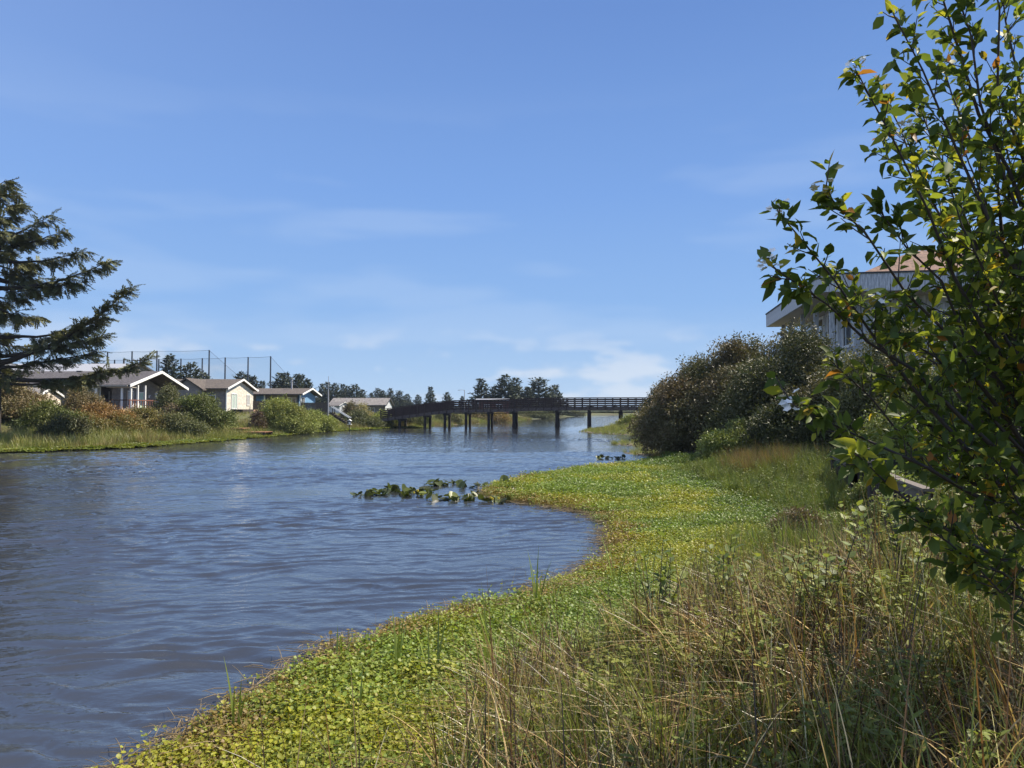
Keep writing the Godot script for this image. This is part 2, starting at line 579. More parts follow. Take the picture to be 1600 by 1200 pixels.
func make_bridge() -> void:
	# local x runs along the bridge; origin on the water under the near edge
	var t := thing("footbridge", "long dark brown timber footbridge with slatted railings on paired piles across the canal", "bridge", Vector3(0.26, 0, -100), -deg_to_rad(6.9))
	var wide := 3.6
	var ends := [-18.6, 40.0]
	var y := func(x: float) -> float: return deck_y(x)
	var xs := []
	var x := ends[0] as float
	while x < ends[1]:
		xs.append(x)
		x += 1.03
	var deck := MB.new()
	for i in xs.size() - 1:
		deck.beam(Vector3(xs[i], y.call(xs[i]) - 0.05, -wide / 2), Vector3(xs[i + 1], y.call(xs[i + 1]) - 0.05, -wide / 2), wide, 0.1)
	part("deck", deck, M.bridge_wood, t)
	for side in [0.0, -wide]:
		var s := 1.0 if side == 0.0 else -1.0
		for i in xs.size() - 1:
			var p := Vector3(xs[i], y.call(xs[i]), side)
			var q := Vector3(xs[i + 1], y.call(xs[i + 1]), side)
			if side == 0.0:
				bm("fascia_panel", p + Vector3(0.04, -0.30, 0.03), q + Vector3(-0.04, -0.30, 0.03), 0.06, 0.42, M.bridge_fascia, t)
			bx("rail_post", p + Vector3(0, 0.36, 0.09 * s), Vector3(0.11, 1.62, 0.10), M.bridge_wood, t)
		for r in [[1.19, 0.26, 0.09], [0.95, 0.05, 0.18], [0.68, 0.05, 0.18], [0.41, 0.05, 0.18], [0.14, 0.05, 0.18]]:
			var b := MB.new()
			for i in xs.size() - 1:
				b.beam(Vector3(xs[i], y.call(xs[i]) + r[0], side + 0.0), Vector3(xs[i + 1], y.call(xs[i + 1]) + r[0], side), r[1], r[2])
			part("handrail" if r[0] > 1.0 else "rail", b, M.bridge_wood, t)
	for side in [-0.35, -1.3, -2.3, -3.25]:
		var b := MB.new()
		for i in xs.size() - 1:
			b.beam(Vector3(xs[i], y.call(xs[i]) - 0.27, side), Vector3(xs[i + 1], y.call(xs[i + 1]) - 0.27, side), 0.15, 0.34)
		part("girder", b, M.pile_wood, t)
	var bents := [-16.0, -12.4, -9.6, -6.65, -3.5, -0.05, 5.8, 10.15, 14.4, 19.5, 25.0]
	for k in bents.size():
		var px: float = bents[k]
		var top := deck_y(px) - 0.46
		bx("cap_beam", Vector3(px, top - 0.14, -wide / 2), Vector3(0.36, 0.28, wide + 0.2), M.pile_wood, t)
		for side in [-0.25, -wide + 0.25]:
			var b := MB.new()
			var fat := 0.20 if k < 5 else 0.22
			if px > 8.0: fat = 0.27
			b.tube([Vector3(px, -1.6, side), Vector3(px, 0.6, side), Vector3(px, top - 0.2, side)], [fat, fat * 0.98, fat * 0.92], 9)
			part("pile", b, M.pile_wood, t)
		if k == 5 or k == 6:
			for sg in [1, -1]:
				bm("cross_brace", Vector3(px + 0.24 * sg, 0.25, -wide / 2 - 1.5 * sg), Vector3(px + 0.24 * sg, top - 0.35, -wide / 2 + 1.5 * sg), 0.07, 0.2, M.pile_wood, t)
	var pipe := MB.new()
	pipe.tube([Vector3(-9, 2.05, -3.3), Vector3(4, 2.15, -3.3), Vector3(26, 2.2, -3.3)], [0.06, 0.06, 0.06], 6)
	part("pipe", pipe, M.dark_trim, t)

# ------------------------------------------------------------------ houses
# local frame of a house: right-hand gable in the plane x = 0 facing +x, front long wall at z = 0 facing +z, roof verge and eaves overhang outwards
func gable_roof(t: Node3D, l: float, w: float, eave: float, ridge: float, roof: Material, thick := 0.16) -> MeshInstance3D:
	var b := MB.new()
	var e0 := Vector3(0, eave, 0)
	var top := Vector3(0, ridge, -w / 2)
	var e1 := Vector3(0, eave, -w)
	var left := Vector3(-l, 0, 0)
	var d := Vector3(0, -thick, 0)
	b.quad(e0 + left, top + left, top, e0)
	b.quad(top + left, e1 + left, e1, top)
	b.quad(e0 + left + d, e0 + d, top + d, top + left + d)
	b.quad(top + left + d, top + d, e1 + d, e1 + left + d)
	b.quad(e0, e0 + d, e0 + d + left, e0 + left)
	b.quad(e1, e1 + left, e1 + left + d, e1 + d)
	b.quad(e0, top, top + d, e0 + d)
	b.quad(top, e1, e1 + d, top + d)
	b.quad(e0 + left, e0 + left + d, top + left + d, top + left)
	b.quad(top + left, top + left + d, e1 + left + d, e1 + left)
	return part("roof", b, roof, t)

func gable_wall(called: String, t: Node3D, x: float, z0: float, z1: float, eave: float, ridge: float, m: Material, thick := 0.2) -> MeshInstance3D:
	var b := MB.new()
	var zm := (z0 + z1) / 2
	for s in [0.0, -thick]:
		var a := Vector3(x + s, 0, z0)
		var c := Vector3(x + s, eave, z0)
		var p := Vector3(x + s, ridge, zm)
		var e := Vector3(x + s, eave, z1)
		var f := Vector3(x + s, 0, z1)
		if s == 0.0:
			b.tri(a, c, p); b.tri(a, p, f); b.tri(p, e, f)
		else:
			b.tri(a, p, c); b.tri(a, f, p); b.tri(p, f, e)
	return part(called, b, m, t)

# a window or glazed door set on a wall: out = outward axis ("x" or "z"), c = centre on the wall face
func window(t: Node3D, c: Vector3, wide: float, high: float, out: String, mullions: Array = [0.5], inner: Material = null, called := "window", bars: Array = []) -> Node3D:
	var o := Vector3(1, 0, 0) if out == "x" else Vector3(0, 0, 1)
	var r := Vector3(0, 0, -1) if out == "x" else Vector3(1, 0, 0)
	var g := MB.new()
	g.face(c + o * 0.03, r * wide / 2, Vector3(0, high / 2, 0), o)
	var pane := part(called, g, inner if inner else M.window_glass, t)
	var f := MB.new()
	var bs := Basis(r, Vector3.UP, o)
	var k := 0.09
	for s in [-1, 1]:
		f.box(c + o * 0.05 + r * s * (wide / 2 - k / 2), Vector3(k, high, 0.08), bs)
		f.box(c + o * 0.05 + Vector3.UP * s * (high / 2 - k / 2), Vector3(wide - 2 * k, k, 0.08), bs)
	for m in mullions:
		f.box(c + o * 0.05 + r * (m - 0.5) * wide, Vector3(k, high - 2 * k, 0.07), bs)
	for m in bars:
		f.box(c + o * 0.05 + Vector3.UP * (m - 0.5) * high, Vector3(wide - 2 * k, 0.06, 0.06), bs)
	part("frame", f, M.white_trim, pane)
	return pane

func verge(t: Node3D, w: float, eave: float, ridge: float, m: Material, deep := 0.28) -> void:
	for s in [0.0, -w]:
		var b := MB.new()
		var e := Vector3(0.03, eave - deep / 2 + 0.04, s)
		var p := Vector3(0.03, ridge - deep / 2 + 0.04, -w / 2)
		var hx := Vector3(0.03, 0, 0)
		var hy := Vector3(0, deep / 2, 0)
		if s < 0.0:
			var q := e
			e = p
			p = q
		b.quad(e + hx - hy, e + hx + hy, p + hx + hy, p + hx - hy)
		b.quad(e - hx - hy, p - hx - hy, p - hx + hy, e - hx + hy)
		b.quad(e + hx + hy, e - hx + hy, p - hx + hy, p + hx + hy)
		b.quad(e + hx - hy, p + hx - hy, p - hx - hy, e - hx - hy)
		var at := e if s == 0.0 else p
		b.face(at, hx, hy, Vector3(0, 0, 1.0 if s == 0.0 else -1.0))
		part("barge_board", b, m, t)

func make_left_houses() -> void:
	# grey-roofed house with the porch
	var g := 2.0
	var t := thing("porch_house", "taupe ranch house with grey shingle roof, white barge boards and a railed porch", "house", Vector3(-37.4, g, -72.0))
	gable_roof(t, 23.0, 13.0, 3.04, 4.70, M.grey_roof)
	verge(t, 13.0, 3.04, 4.70, M.white_trim)
	bx("gutter", Vector3(-11.6, 2.93, 0.05), Vector3(22.8, 0.1, 0.1), M.beige_soffit, t)
	bx("wall", Vector3(-13.2, 1.32, -6.6), Vector3(19.4, 3.0, 10.8), M.taupe_siding, t)
	bx("wall", Vector3(-2.9, 1.32, -7.2), Vector3(1.2, 3.0, 9.4), M.taupe_siding, t)
	gable_wall("gable", t, -2.25, -0.9, -12.2, 2.78, 4.25, M.taupe_siding)
	bx("porch_ceiling", Vector3(-1.2, 2.80, -0.75), Vector3(2.3, 0.06, 1.3), M.beige_soffit, t)
	bx("porch_floor", Vector3(-2.2, 0.28, -5.0), Vector3(5.6, 0.2, 13.2), M.deck_rail, t)
	window(t, Vector3(-4.45, 2.12, -1.2), 1.95, 1.45, "z", [0.5], M.blind, "window", [0.3])
	window(t, Vector3(-2.93, 1.42, -2.5), 0.9, 2.05, "z", [0.5], null, "patio_door")
	window(t, Vector3(-2.25, 1.75, -4.4), 1.2, 1.6, "x", [0.5])
	window(t, Vector3(-2.25, 1.45, -6.6), 1.15, 2.05, "x", [], M.mint_door, "door")
	window(t, Vector3(-2.25, 1.95, -10.4), 1.5, 1.0, "x", [], null)
	for p in [Vector3(-3.45, 1.42, -0.35), Vector3(-0.95, 1.42, -0.35), Vector3(-0.2, 1.5, -0.6), Vector3(-0.2, 1.62, -1.9), Vector3(-0.2, 1.62, -3.4), Vector3(-0.2, 1.5, -9.6)]:
		bx("porch_post", p, Vector3(0.16, 2.6 if p.x < -0.5 or p.z > -1.0 else 2.9, 0.16), M.white_trim, t)
	var lamp := MB.new()
	lamp.box(Vector3(-2.15, 2.0, -8.2), Vector3(0.14, 0.22, 0.16))
	lamp.box(Vector3(-2.12, 2.15, -8.2), Vector3(0.2, 0.05, 0.22))
	part("porch_fixture", lamp, M.white_trim, t)
	# porch railing: front run dark in its own stain, side run redder
	for k in 9:
		bx("baluster", Vector3(-3.2 + k * 0.42, 0.95, 1.45), Vector3(0.05, 1.15, 0.05), M.deck_rail, t)
	bm("handrail", Vector3(-3.2, 1.52, 1.45), Vector3(0.6, 1.52, 1.45), 0.14, 0.1, M.deck_rail, t)
	bm("stair_rail", Vector3(-4.5, 0.75, 1.45), Vector3(-3.2, 1.5, 1.45), 0.12, 0.12, M.deck_rail, t)
	for k in 24:
		bx("baluster", Vector3(0.6, 0.95, 1.2 - k * 0.5), Vector3(0.05, 1.15, 0.09), M.red_rail, t)
	bm("handrail", Vector3(0.6, 1.52, 1.35), Vector3(0.6, 1.52, -10.8), 0.14, 0.1, M.red_rail, t)
	bx("deck_edge", Vector3(-1.2, 0.2, 1.5), Vector3(4.2, 0.3, 0.06), M.deck_rail, t)
	bx("deck_edge", Vector3(0.66, 0.2, -4.8), Vector3(0.06, 0.3, 12.4), M.red_rail, t)
	for vx in [-8.6, -5.0, -2.2]:
		bx("roof_vent", Vector3(vx, 4.62, -6.2), Vector3(0.5, 0.22, 0.3), M.dark_trim, t)
	var gp := MB.new()
	gp.tube([Vector3(-4.3, 2.9, 0.0), Vector3(-3.9, 2.75, -0.2), Vector3(-3.55, 2.55, -0.3), Vector3(-3.55, 0.3, -0.24)], [0.05, 0.05, 0.05, 0.05], 6)
	part("downpipe", gp, M.white_trim, t)

	# cream garden shed in front of it
	t = thing("garden_shed", "small cream garden shed with pale roof among the bushes beside the porch house", "shed", Vector3(-38.6, 1.7, -60.0))
	gable_roof(t, 4.2, 3.4, 2.05, 2.75, M.pale_roof, 0.1)
	verge(t, 3.4, 2.05, 2.75, M.white_trim, 0.16)
	bx("wall", Vector3(-2.1, 0.85, -1.7), Vector3(3.8, 2.3, 3.0), M.cream_siding, t)
	gable_wall("gable", t, -0.15, -0.2, -3.2, 1.95, 2.6, M.cream_siding)

	# workshop behind with a pale metal roof
	t = thing("metal_roofed_hall", "long hall with pale metal roof rising behind the grey ranch roof", "building", Vector3(-61.0, 1.9, -114.0))
	gable_roof(t, 34.0, 14.0, 6.6, 8.25, M.metal_roof)
	verge(t, 14.0, 6.6, 8.25, M.dark_trim, 0.3)
	bx("wall", Vector3(-17.0, 3.2, -7.0), Vector3(33.0, 6.6, 13.0), M.taupe_dark_siding, t)
	gable_wall("gable", t, -0.4, -0.4, -13.6, 6.5, 8.0, M.taupe_dark_siding)

	# white house
	t = thing("white_house", "small white gabled house with warm grey roof and glazed door facing the lawn", "house", Vector3(-36.3, 2.27, -94.0))
	gable_roof(t, 12.5, 11.0, 3.07, 4.45, M.warm_roof)
	verge(t, 11.0, 3.07, 4.45, M.white_trim, 0.24)
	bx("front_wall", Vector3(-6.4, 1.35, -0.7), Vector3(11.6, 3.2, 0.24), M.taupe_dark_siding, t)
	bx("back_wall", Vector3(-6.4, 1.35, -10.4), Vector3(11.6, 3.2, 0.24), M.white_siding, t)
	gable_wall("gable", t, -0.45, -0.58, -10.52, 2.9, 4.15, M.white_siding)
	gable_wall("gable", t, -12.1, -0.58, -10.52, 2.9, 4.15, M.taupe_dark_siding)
	bx("corner_trim", Vector3(-0.42, 1.4, -0.62), Vector3(0.14, 2.9, 0.14), M.white_trim, t)
	window(t, Vector3(-0.45, 1.42, -3.3), 2.0, 2.05, "x", [0.5], M.curtain, "patio_door")
	window(t, Vector3(-0.45, 1.65, -8.4), 1.1, 1.5, "x", [0.5], M.blind)
	window(t, Vector3(-2.7, 1.55, -0.58), 1.9, 1.3, "z", [0.5])
	bx("doorstep", Vector3(0.6, 0.1, -3.6), Vector3(1.5, 0.55, 4.0), M.dark_wood, t)
	bx("brick_plinth", Vector3(0.6, 0.06, -6.6), Vector3(1.3, 0.5, 2.0), M.brick_step, t)
	var b := MB.new()
	b.tube([Vector3(-0.2, 2.95, -11.1), Vector3(-0.2, 3.02, -11.6)], [0.16, 0.2], 8)
	part("gutter_end", b, M.white_trim, t)
	# cross gable facing the water
	var w := Node3D.new()
	w.name = "cross_wing"
	w.position = Vector3(-7.1, 0, 1.2)
	w.rotation.y = -PI / 2
	t.add_child(w)
	gable_roof(w, 7.0, 4.4, 2.9, 4.35, M.warm_roof)
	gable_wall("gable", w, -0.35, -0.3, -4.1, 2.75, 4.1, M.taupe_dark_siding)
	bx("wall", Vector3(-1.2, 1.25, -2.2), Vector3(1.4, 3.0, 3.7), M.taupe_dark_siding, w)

	# blue house
	t = thing("blue_house", "low blue house with grey roof and white barge boards behind the board fence", "house", Vector3(-31.3, 2.2, -110.0))
	gable_roof(t, 18.0, 11.0, 2.75, 3.75, M.warm_roof)
	verge(t, 11.0, 2.75, 3.75, M.white_trim, 0.24)
	bx("wall", Vector3(-9.2, 1.2, -6.2), Vector3(16.6, 3.0, 9.0), M.taupe_dark_siding, t)
	gable_wall("gable", t, -0.8, -0.9, -10.1, 2.55, 3.5, M.blue_siding)
	bx("blue_wall", Vector3(-6.75, 1.2, -1.45), Vector3(1.3, 2.6, 0.2), M.blue_siding, t)
	bx("white_post", Vector3(-5.95, 1.2, -0.8), Vector3(0.18, 2.9, 0.18), M.white_trim, t)
	window(t, Vector3(-4.0, 1.65, -1.7), 1.6, 1.2, "z", [0.5])
	window(t, Vector3(-2.1, 1.65, -1.7), 1.4, 1.2, "z", [0.5])
	window(t, Vector3(-0.8, 1.7, -3.0), 1.6, 1.2, "x", [0.5])
	bx("porch_post", Vector3(-0.5, 1.2, -0.7), Vector3(0.18, 2.9, 0.18), M.white_trim, t)
	b = MB.new()
	b.tube([Vector3(-3.0, 3.2, -4.6), Vector3(-3.0, 4.9, -4.6)], [0.13, 0.13], 8)
	b.tube([Vector3(-3.0, 4.85, -4.6), Vector3(-3.0, 5.1, -4.6)], [0.2, 0.05], 8)
	part("flue", b, M.steel_grey, t)

	# farther houses by the bridge ramp
	t = thing("long_grey_house", "long low house with pale grey roof and white gable left of the bridge", "house", Vector3(-25.6, 1.3, -150.0))
	gable_roof(t, 12.0, 10.0, 2.25, 3.75, M.pale_roof)
	verge(t, 10.0, 2.25, 3.75, M.dark_trim, 0.2)
	bx("wall", Vector3(-5.9, 1.0, -5.2), Vector3(10.8, 2.6, 8.4), M.taupe_dark_siding, t)
	gable_wall("gable", t, -0.35, -0.7, -9.3, 2.05, 3.5, M.grey_siding)
	window(t, Vector3(-3.4, 1.3, -1.0), 1.6, 1.0, "z", [0.5])
	window(t, Vector3(-7.4, 1.3, -1.0), 1.6, 1.0, "z", [0.5])
	t = thing("small_gabled_house", "small pale gabled cottage just right of the board fence", "house", Vector3(-31.9, 2.0, -136.0), -0.5)
	t.scale = Vector3.ONE * 0.58
	gable_roof(t, 6.0, 5.4, 2.3, 3.5, M.pale_roof)
	verge(t, 5.4, 2.3, 3.5, M.white_trim, 0.2)
	bx("wall", Vector3(-3.0, 1.0, -2.7), Vector3(5.2, 2.6, 4.4), M.grey_siding, t)
	gable_wall("gable", t, -0.35, -0.5, -4.9, 2.2, 3.3, M.grey_siding)
	window(t, Vector3(-0.35, 1.5, -2.0), 0.9, 1.1, "x", [0.5])
	t = thing("white_roofed_house", "long maroon building with white roof edge seen behind the bridge railing", "house", Vector3(-0.6, 1.3, -175.0))
	gable_roof(t, 8.1, 8.0, 3.7, 3.95, M.metal_roof, 0.2)
	bx("wall", Vector3(-3.8, 1.5, -4.0), Vector3(7.0, 3.7, 7.2), M.maroon_siding, t)
	window(t, Vector3(-2.4, 2.0, -0.4), 1.6, 1.1, "z", [0.5])
	window(t, Vector3(-5.4, 2.0, -0.4), 1.2, 1.1, "z", [0.5])

func make_right_house() -> void:
	# tall pale house above the right-hand thicket; corner nearest the water at its own origin
	var t := thing("tall_grey_house", "tall pale grey house with deep fascia, covered balcony and brown hipped roof", "house", Vector3(14.9, 0.6, -35.0), deg_to_rad(-9.3))
	# footprint: x 0..16 to the right, z 0..-15 back
	var top := 8.45
	for f in [[Vector3(8, top - 0.42, 0.0), Vector3(16, 0.84, 0.1)], [Vector3(0.0, top - 0.42, -7.6), Vector3(0.1, 0.84, 15.0)], [Vector3(8, top - 0.42, -15.1), Vector3(16, 0.84, 0.1)]]:
		bx("fascia", f[0], f[1], M.weathered_panel, t)
	for f in [[Vector3(8, top + 0.03, 0.0), Vector3(16.1, 0.07, 0.2)], [Vector3(0.0, top + 0.03, -7.6), Vector3(0.2, 0.07, 15.0)]]:
		bx("flashing", f[0], f[1], M.dark_trim, t)
	bx("roof_deck", Vector3(8, top - 0.2, -7.55), Vector3(15.8, 0.2, 14.9), M.brown_roof, t)
	bx("soffit", Vector3(8.0, top - 0.78, -7.55), Vector3(15.8, 0.08, 14.9), M.beige_soffit, t)
	# hipped roof
	var b := MB.new()
	var a0 := Vector3(1.4, top - 0.08, -0.6)
	var a1 := Vector3(15.6, top - 0.08, -0.6)
	var a2 := Vector3(15.6, top - 0.08, -14.4)
	var a3 := Vector3(1.4, top - 0.08, -14.4)
	var r0 := Vector3(6.6, top + 2.5, -7.4)
	var r1 := Vector3(10.4, top + 2.5, -7.4)
	b.quad(a0, r0, r1, a1); b.tri(a1, r1, a2); b.quad(a2, r1, r0, a3); b.tri(a3, r0, a0)
	part("roof", b, M.brown_roof, t)
	bx("wall", Vector3(9.0, 3.5, -8.2), Vector3(13.6, 8.4, 12.6), M.weathered_panel, t)
	# the side over the water: posts, balcony rail, beam
	for z in [-2.2, -5.4, -8.6, -11.8, -14.2]:
		bx("balcony_post", Vector3(0.9, 3.6, z), Vector3(0.22, 8.2, 0.22), M.weathered_panel, t)
	bx("balcony_floor", Vector3(1.2, 4.2, -8.0), Vector3(1.9, 0.25, 13.4), M.weathered_panel, t)
	bx("balcony_rail", Vector3(0.6, 5.35, -8.0), Vector3(0.1, 0.12, 13.0), M.dark_trim, t)
	bx("awning_arm", Vector3(1.0, 6.9, -12.6), Vector3(1.6, 0.16, 0.14), M.dark_trim, t)
	for z in [-12.9, -9.9, -6.9, -3.9]:
		var k := MB.new()
		k.face(Vector3(2.17, 6.4, z), Vector3(0, 0, 1.0), Vector3(0, 1.05, 0), Vector3(-1, 0, 0))
		var pane := part("window", k, M.window_glass, t)
		var fr := MB.new()
		for s in [-1, 1]:
			fr.box(Vector3(2.15, 6.4, z + s * 1.0), Vector3(0.1, 2.3, 0.14))
			fr.box(Vector3(2.15, 6.4 + s * 1.08, z), Vector3(0.1, 0.14, 1.86))
		part("frame", fr, M.white_trim, pane)
	for x in [3.6, 6.4, 9.6, 13.0]:
		window(t, Vector3(x, 6.1, -1.9), 1.7, 1.6, "z", [0.5], null, "window", [0.45])
	for x in [3.6, 6.4, 9.6]:
		window(t, Vector3(x, 2.6, -1.9), 1.7, 1.6, "z", [0.5])

# ------------------------------------------------------------------ things along the left shore
func board_fence(label: String, x0: float, x1: float, z: float, g: float, high: float) -> void:
	var t := thing("board_fence", label, "fence", Vector3(x0, g, z), 0.0, "weathered board fences")
	var k := int((x1 - x0) / 0.152)
	for i in k:
		bx("board", Vector3((i + 0.5) * 0.152, high / 2 + rf(-0.03, 0.03) - 0.15, rf(-0.006, 0.006)), Vector3(0.14, high + 0.3, 0.025), M.fence_wood, t)
	for y in [0.35, high - 0.3]:
		bm("fence_rail", Vector3(0, y, -0.05), Vector3(x1 - x0, y, -0.05), 0.05, 0.09, M.fence_wood, t)
	var p := 0.06
	while p < x1 - x0:
		bx("fence_post", Vector3(p, high / 2 - 0.2, -0.14), Vector3(0.1, high + 0.5, 0.1), M.fence_wood, t)
		p += 2.2

func make_shore_furniture() -> void:
	board_fence("weathered grey board fence between the blue house and the bare pole", -28.7, -24.75, -100.0, 2.0, 1.55)
	board_fence("dark board fence against the right corner of the white house", -36.4, -34.6, -103.4, 2.2, 1.6)
	var t := thing("bare_pole", "tall thin pale pole standing at the end of the board fence", "pole", Vector3(-24.2, 1.6, -97.0))
	var b := MB.new()
	b.tube([Vector3(0, -0.6, 0), Vector3(0, 3.4, 0)], [0.09, 0.075], 8)
	part("lower_pole", b, M.steel_grey, t)
	b = MB.new()
	b.tube([Vector3(0, 3.3, 0), Vector3(0, 5.4, 0)], [0.045, 0.03], 6)
	part("upper_pole", b, M.steel_grey, t)
	t = thing("bank_stairs", "steep wooden stairs with pale handrails running down the grassy bank", "stairs", Vector3(-23.7, 0.0, -96.0))
	for z in [0.0, -1.1]:
		bm("handrail", Vector3(0.1, 3.0, z), Vector3(2.5, 1.5, z), 0.1, 0.1, M.white_trim, t)
		bm("stringer", Vector3(-0.1, 2.2, z), Vector3(2.6, 0.45, z), 0.08, 0.28, M.dark_wood, t)
		for k in 3:
			bx("rail_post", Vector3(0.3 + k * 1.0, 2.35 - k * 0.63, z), Vector3(0.09, 1.1, 0.09), M.dark_wood, t)
	for k in 9:
		bx("tread", Vector3(0.1 + k * 0.29, 2.15 - k * 0.19, -0.55), Vector3(0.3, 0.05, 1.0), M.old_wood, t)
	t = thing("bird_house", "tiny black and white bird house on a post at the water's edge", "bird house", Vector3(-20.2, 0.0, -91.6))
	bx("post", Vector3(0, 0.35, 0), Vector3(0.09, 0.9, 0.09), M.dark_wood, t)
	bx("box", Vector3(0, 1.0, 0), Vector3(0.34, 0.42, 0.34), M.dark_trim, t)
	bx("sill", Vector3(0, 0.77, 0.02), Vector3(0.5, 0.05, 0.46), M.white_trim, t)
	bx("front_panel", Vector3(0.04, 0.95, 0.18), Vector3(0.2, 0.2, 0.02), M.white_trim, t)
	b = MB.new()
	b.quad(Vector3(-0.26, 1.2, 0.26), Vector3(0, 1.42, 0.26), Vector3(0, 1.42, -0.26), Vector3(-0.26, 1.2, -0.26))
	b.quad(Vector3(0.26, 1.2, 0.26), Vector3(0.26, 1.2, -0.26), Vector3(0, 1.42, -0.26), Vector3(0, 1.42, 0.26))
	b.tri(Vector3(-0.24, 1.2, 0.2), Vector3(0, 1.4, 0.2), Vector3(0.24, 1.2, 0.2))
	part("roof", b, M.white_trim, t)
	# low dock
	t = thing("low_dock", "low orange-brown plank dock half buried in the shore grass below the white house", "dock", Vector3(-26.6, 0.0, -70.4))
	for k in 15:
		bx("plank", Vector3(0.9 + k * 0.165, 0.46 + rf(-0.008, 0.008), -0.3), Vector3(0.15, 0.045, 2.2), M.dock_wood, t)
	for k in 8:
		bx("plank", Vector3(-0.5 + k * 0.165, 0.78 + rf(-0.008, 0.008), -1.6), Vector3(0.15, 0.045, 2.0), M.dock_wood, t)
	for z in [0.78, -1.36]:
		bm("joist", Vector3(0.82, 0.34, z), Vector3(3.3, 0.34, z), 0.07, 0.19, M.dark_wood, t)
	for p in [Vector3(0.95, 0, 0.65), Vector3(3.15, 0, 0.65), Vector3(0.95, 0, -1.2), Vector3(3.15, 0, -1.2), Vector3(-0.4, 0.2, -0.8), Vector3(0.6, 0.2, -0.8), Vector3(-0.4, 0.2, -2.4), Vector3(0.6, 0.2, -2.4)]:
		bx("dock_post", p + Vector3(0, -0.1, 0), Vector3(0.12, 1.0, 0.12), M.dark_wood, t)
	bm("joist", Vector3(-0.55, 0.67, -0.68), Vector3(0.75, 0.67, -0.68), 0.06, 0.16, M.dark_wood, t)
	# utility poles
	for u in [[-66.8, -132.0, 11.9, 1.1, "brown utility pole with one crossarm behind the hall's roof ridge"], [-69.2, -131.0, 11.6, 0.0, "plain utility pole just left of the one with the crossarm"]]:
		t = thing("utility_pole", u[4], "utility pole", Vector3(u[0], 1.9, u[1]), 0.0, "utility poles behind the houses")
		b = MB.new()
		b.tube([Vector3(0, -0.5, 0), Vector3(0, u[2] - 1.9, 0)], [0.2, 0.14], 8)
		part("post", b, M.dark_wood, t)
		if u[3] > 0.0:
			bx("crossarm", Vector3(0, u[2] - 2.4, 0.15), Vector3(2.5, 0.16, 0.14), M.dark_wood, t)
			for k in 4:
				bx("insulator", Vector3(-1.1 + k * 0.73, u[2] - 2.2, 0.15), Vector3(0.12, 0.25, 0.12), M.steel_grey, t)
	t = thing("street_lamp", "slim grey street lamp with one arm left of the big conifers", "street lamp", Vector3(-12.9, 1.2, -200.0))
	b = MB.new()
	b.tube([Vector3(0, -0.5, 0), Vector3(0, 6.7, 0)], [0.12, 0.08], 8)
	part("post", b, M.steel_grey, t)
	b = MB.new()
	b.tube([Vector3(0, 6.6, 0), Vector3(-0.6, 6.75, 0), Vector3(-1.3, 6.72, 0)], [0.06, 0.05, 0.05], 6)
	part("arm", b, M.steel_grey, t)
	bx("lamp_head", Vector3(-1.5, 6.68, 0), Vector3(0.6, 0.12, 0.25), M.steel_grey, t)

func make_golf_net() -> void:
	# tall ball-stop nets of a driving range behind the houses
	var t := thing("ball_net", "tall black ball-stop net on poles ending at the tallest corner pole", "net", Vector3(0, 1.8, -180), 0.0, "driving range ball nets")
	net_run(t, [[-117.0, 15.0], [-99.1, 15.0], [-93.1, 15.1], [-87.0, 15.2], [-74.2, 15.4]], -57.0, 6.4)
	t = thing("ball_net", "lower ball-stop net on poles above the white and blue house roofs", "net", Vector3(0, 1.8, -186), 0.0, "driving range ball nets")
	net_run(t, [[-105.6, 13.4], [-100.6, 13.4], [-89.4, 13.6], [-83.8, 13.7], [-78.4, 13.8], [-72.6, 14.0], [-66.8, 14.1], [-61.1, 14.3]], -48.5, 7.0)

func net_run(t: Node3D, poles: Array, end_x: float, low: float) -> void:
	for i in poles.size():
		var b := MB.new()
		b.tube([Vector3(poles[i][0], -0.5, 0), Vector3(poles[i][0], poles[i][1], 0)], [0.24, 0.17], 8)
		part("net_post", b, M.net_pole, t)
		if i + 1 < poles.size():
			var a := Vector3(poles[i][0], poles[i][1] - 0.1, 0)
			var c := Vector3(poles[i + 1][0], poles[i + 1][1] - 0.1, 0)
			var q := MB.new()
			q.quad(Vector3(a.x, 0.2, 0), a, c, Vector3(c.x, 0.2, 0))
			part("net_panel", q, M.netting, t)
			for f in [1.0, 0.52]:
				var w := MB.new()
				w.tube([Vector3(a.x, a.y * f, 0), Vector3((a.x + c.x) / 2, (a.y + c.y) / 2 * f - 0.12, 0), Vector3(c.x, c.y * f, 0)], [0.035, 0.035, 0.035], 5)
				part("cable", w, M.net_pole, t)
	var l: Array = poles[-1]
	var e := MB.new()
	e.tri(Vector3(l[0], 0.3, 0), Vector3(l[0], l[1] - 0.1, 0), Vector3(end_x, 0.3, 0))
	part("net_panel", e, M.netting, t)
	var g := MB.new()
	g.tube([Vector3(l[0], l[1] - 0.1, 0), Vector3(end_x, 0.3, 0)], [0.035, 0.035], 5)
	part("guy_cable", g, M.net_pole, t)

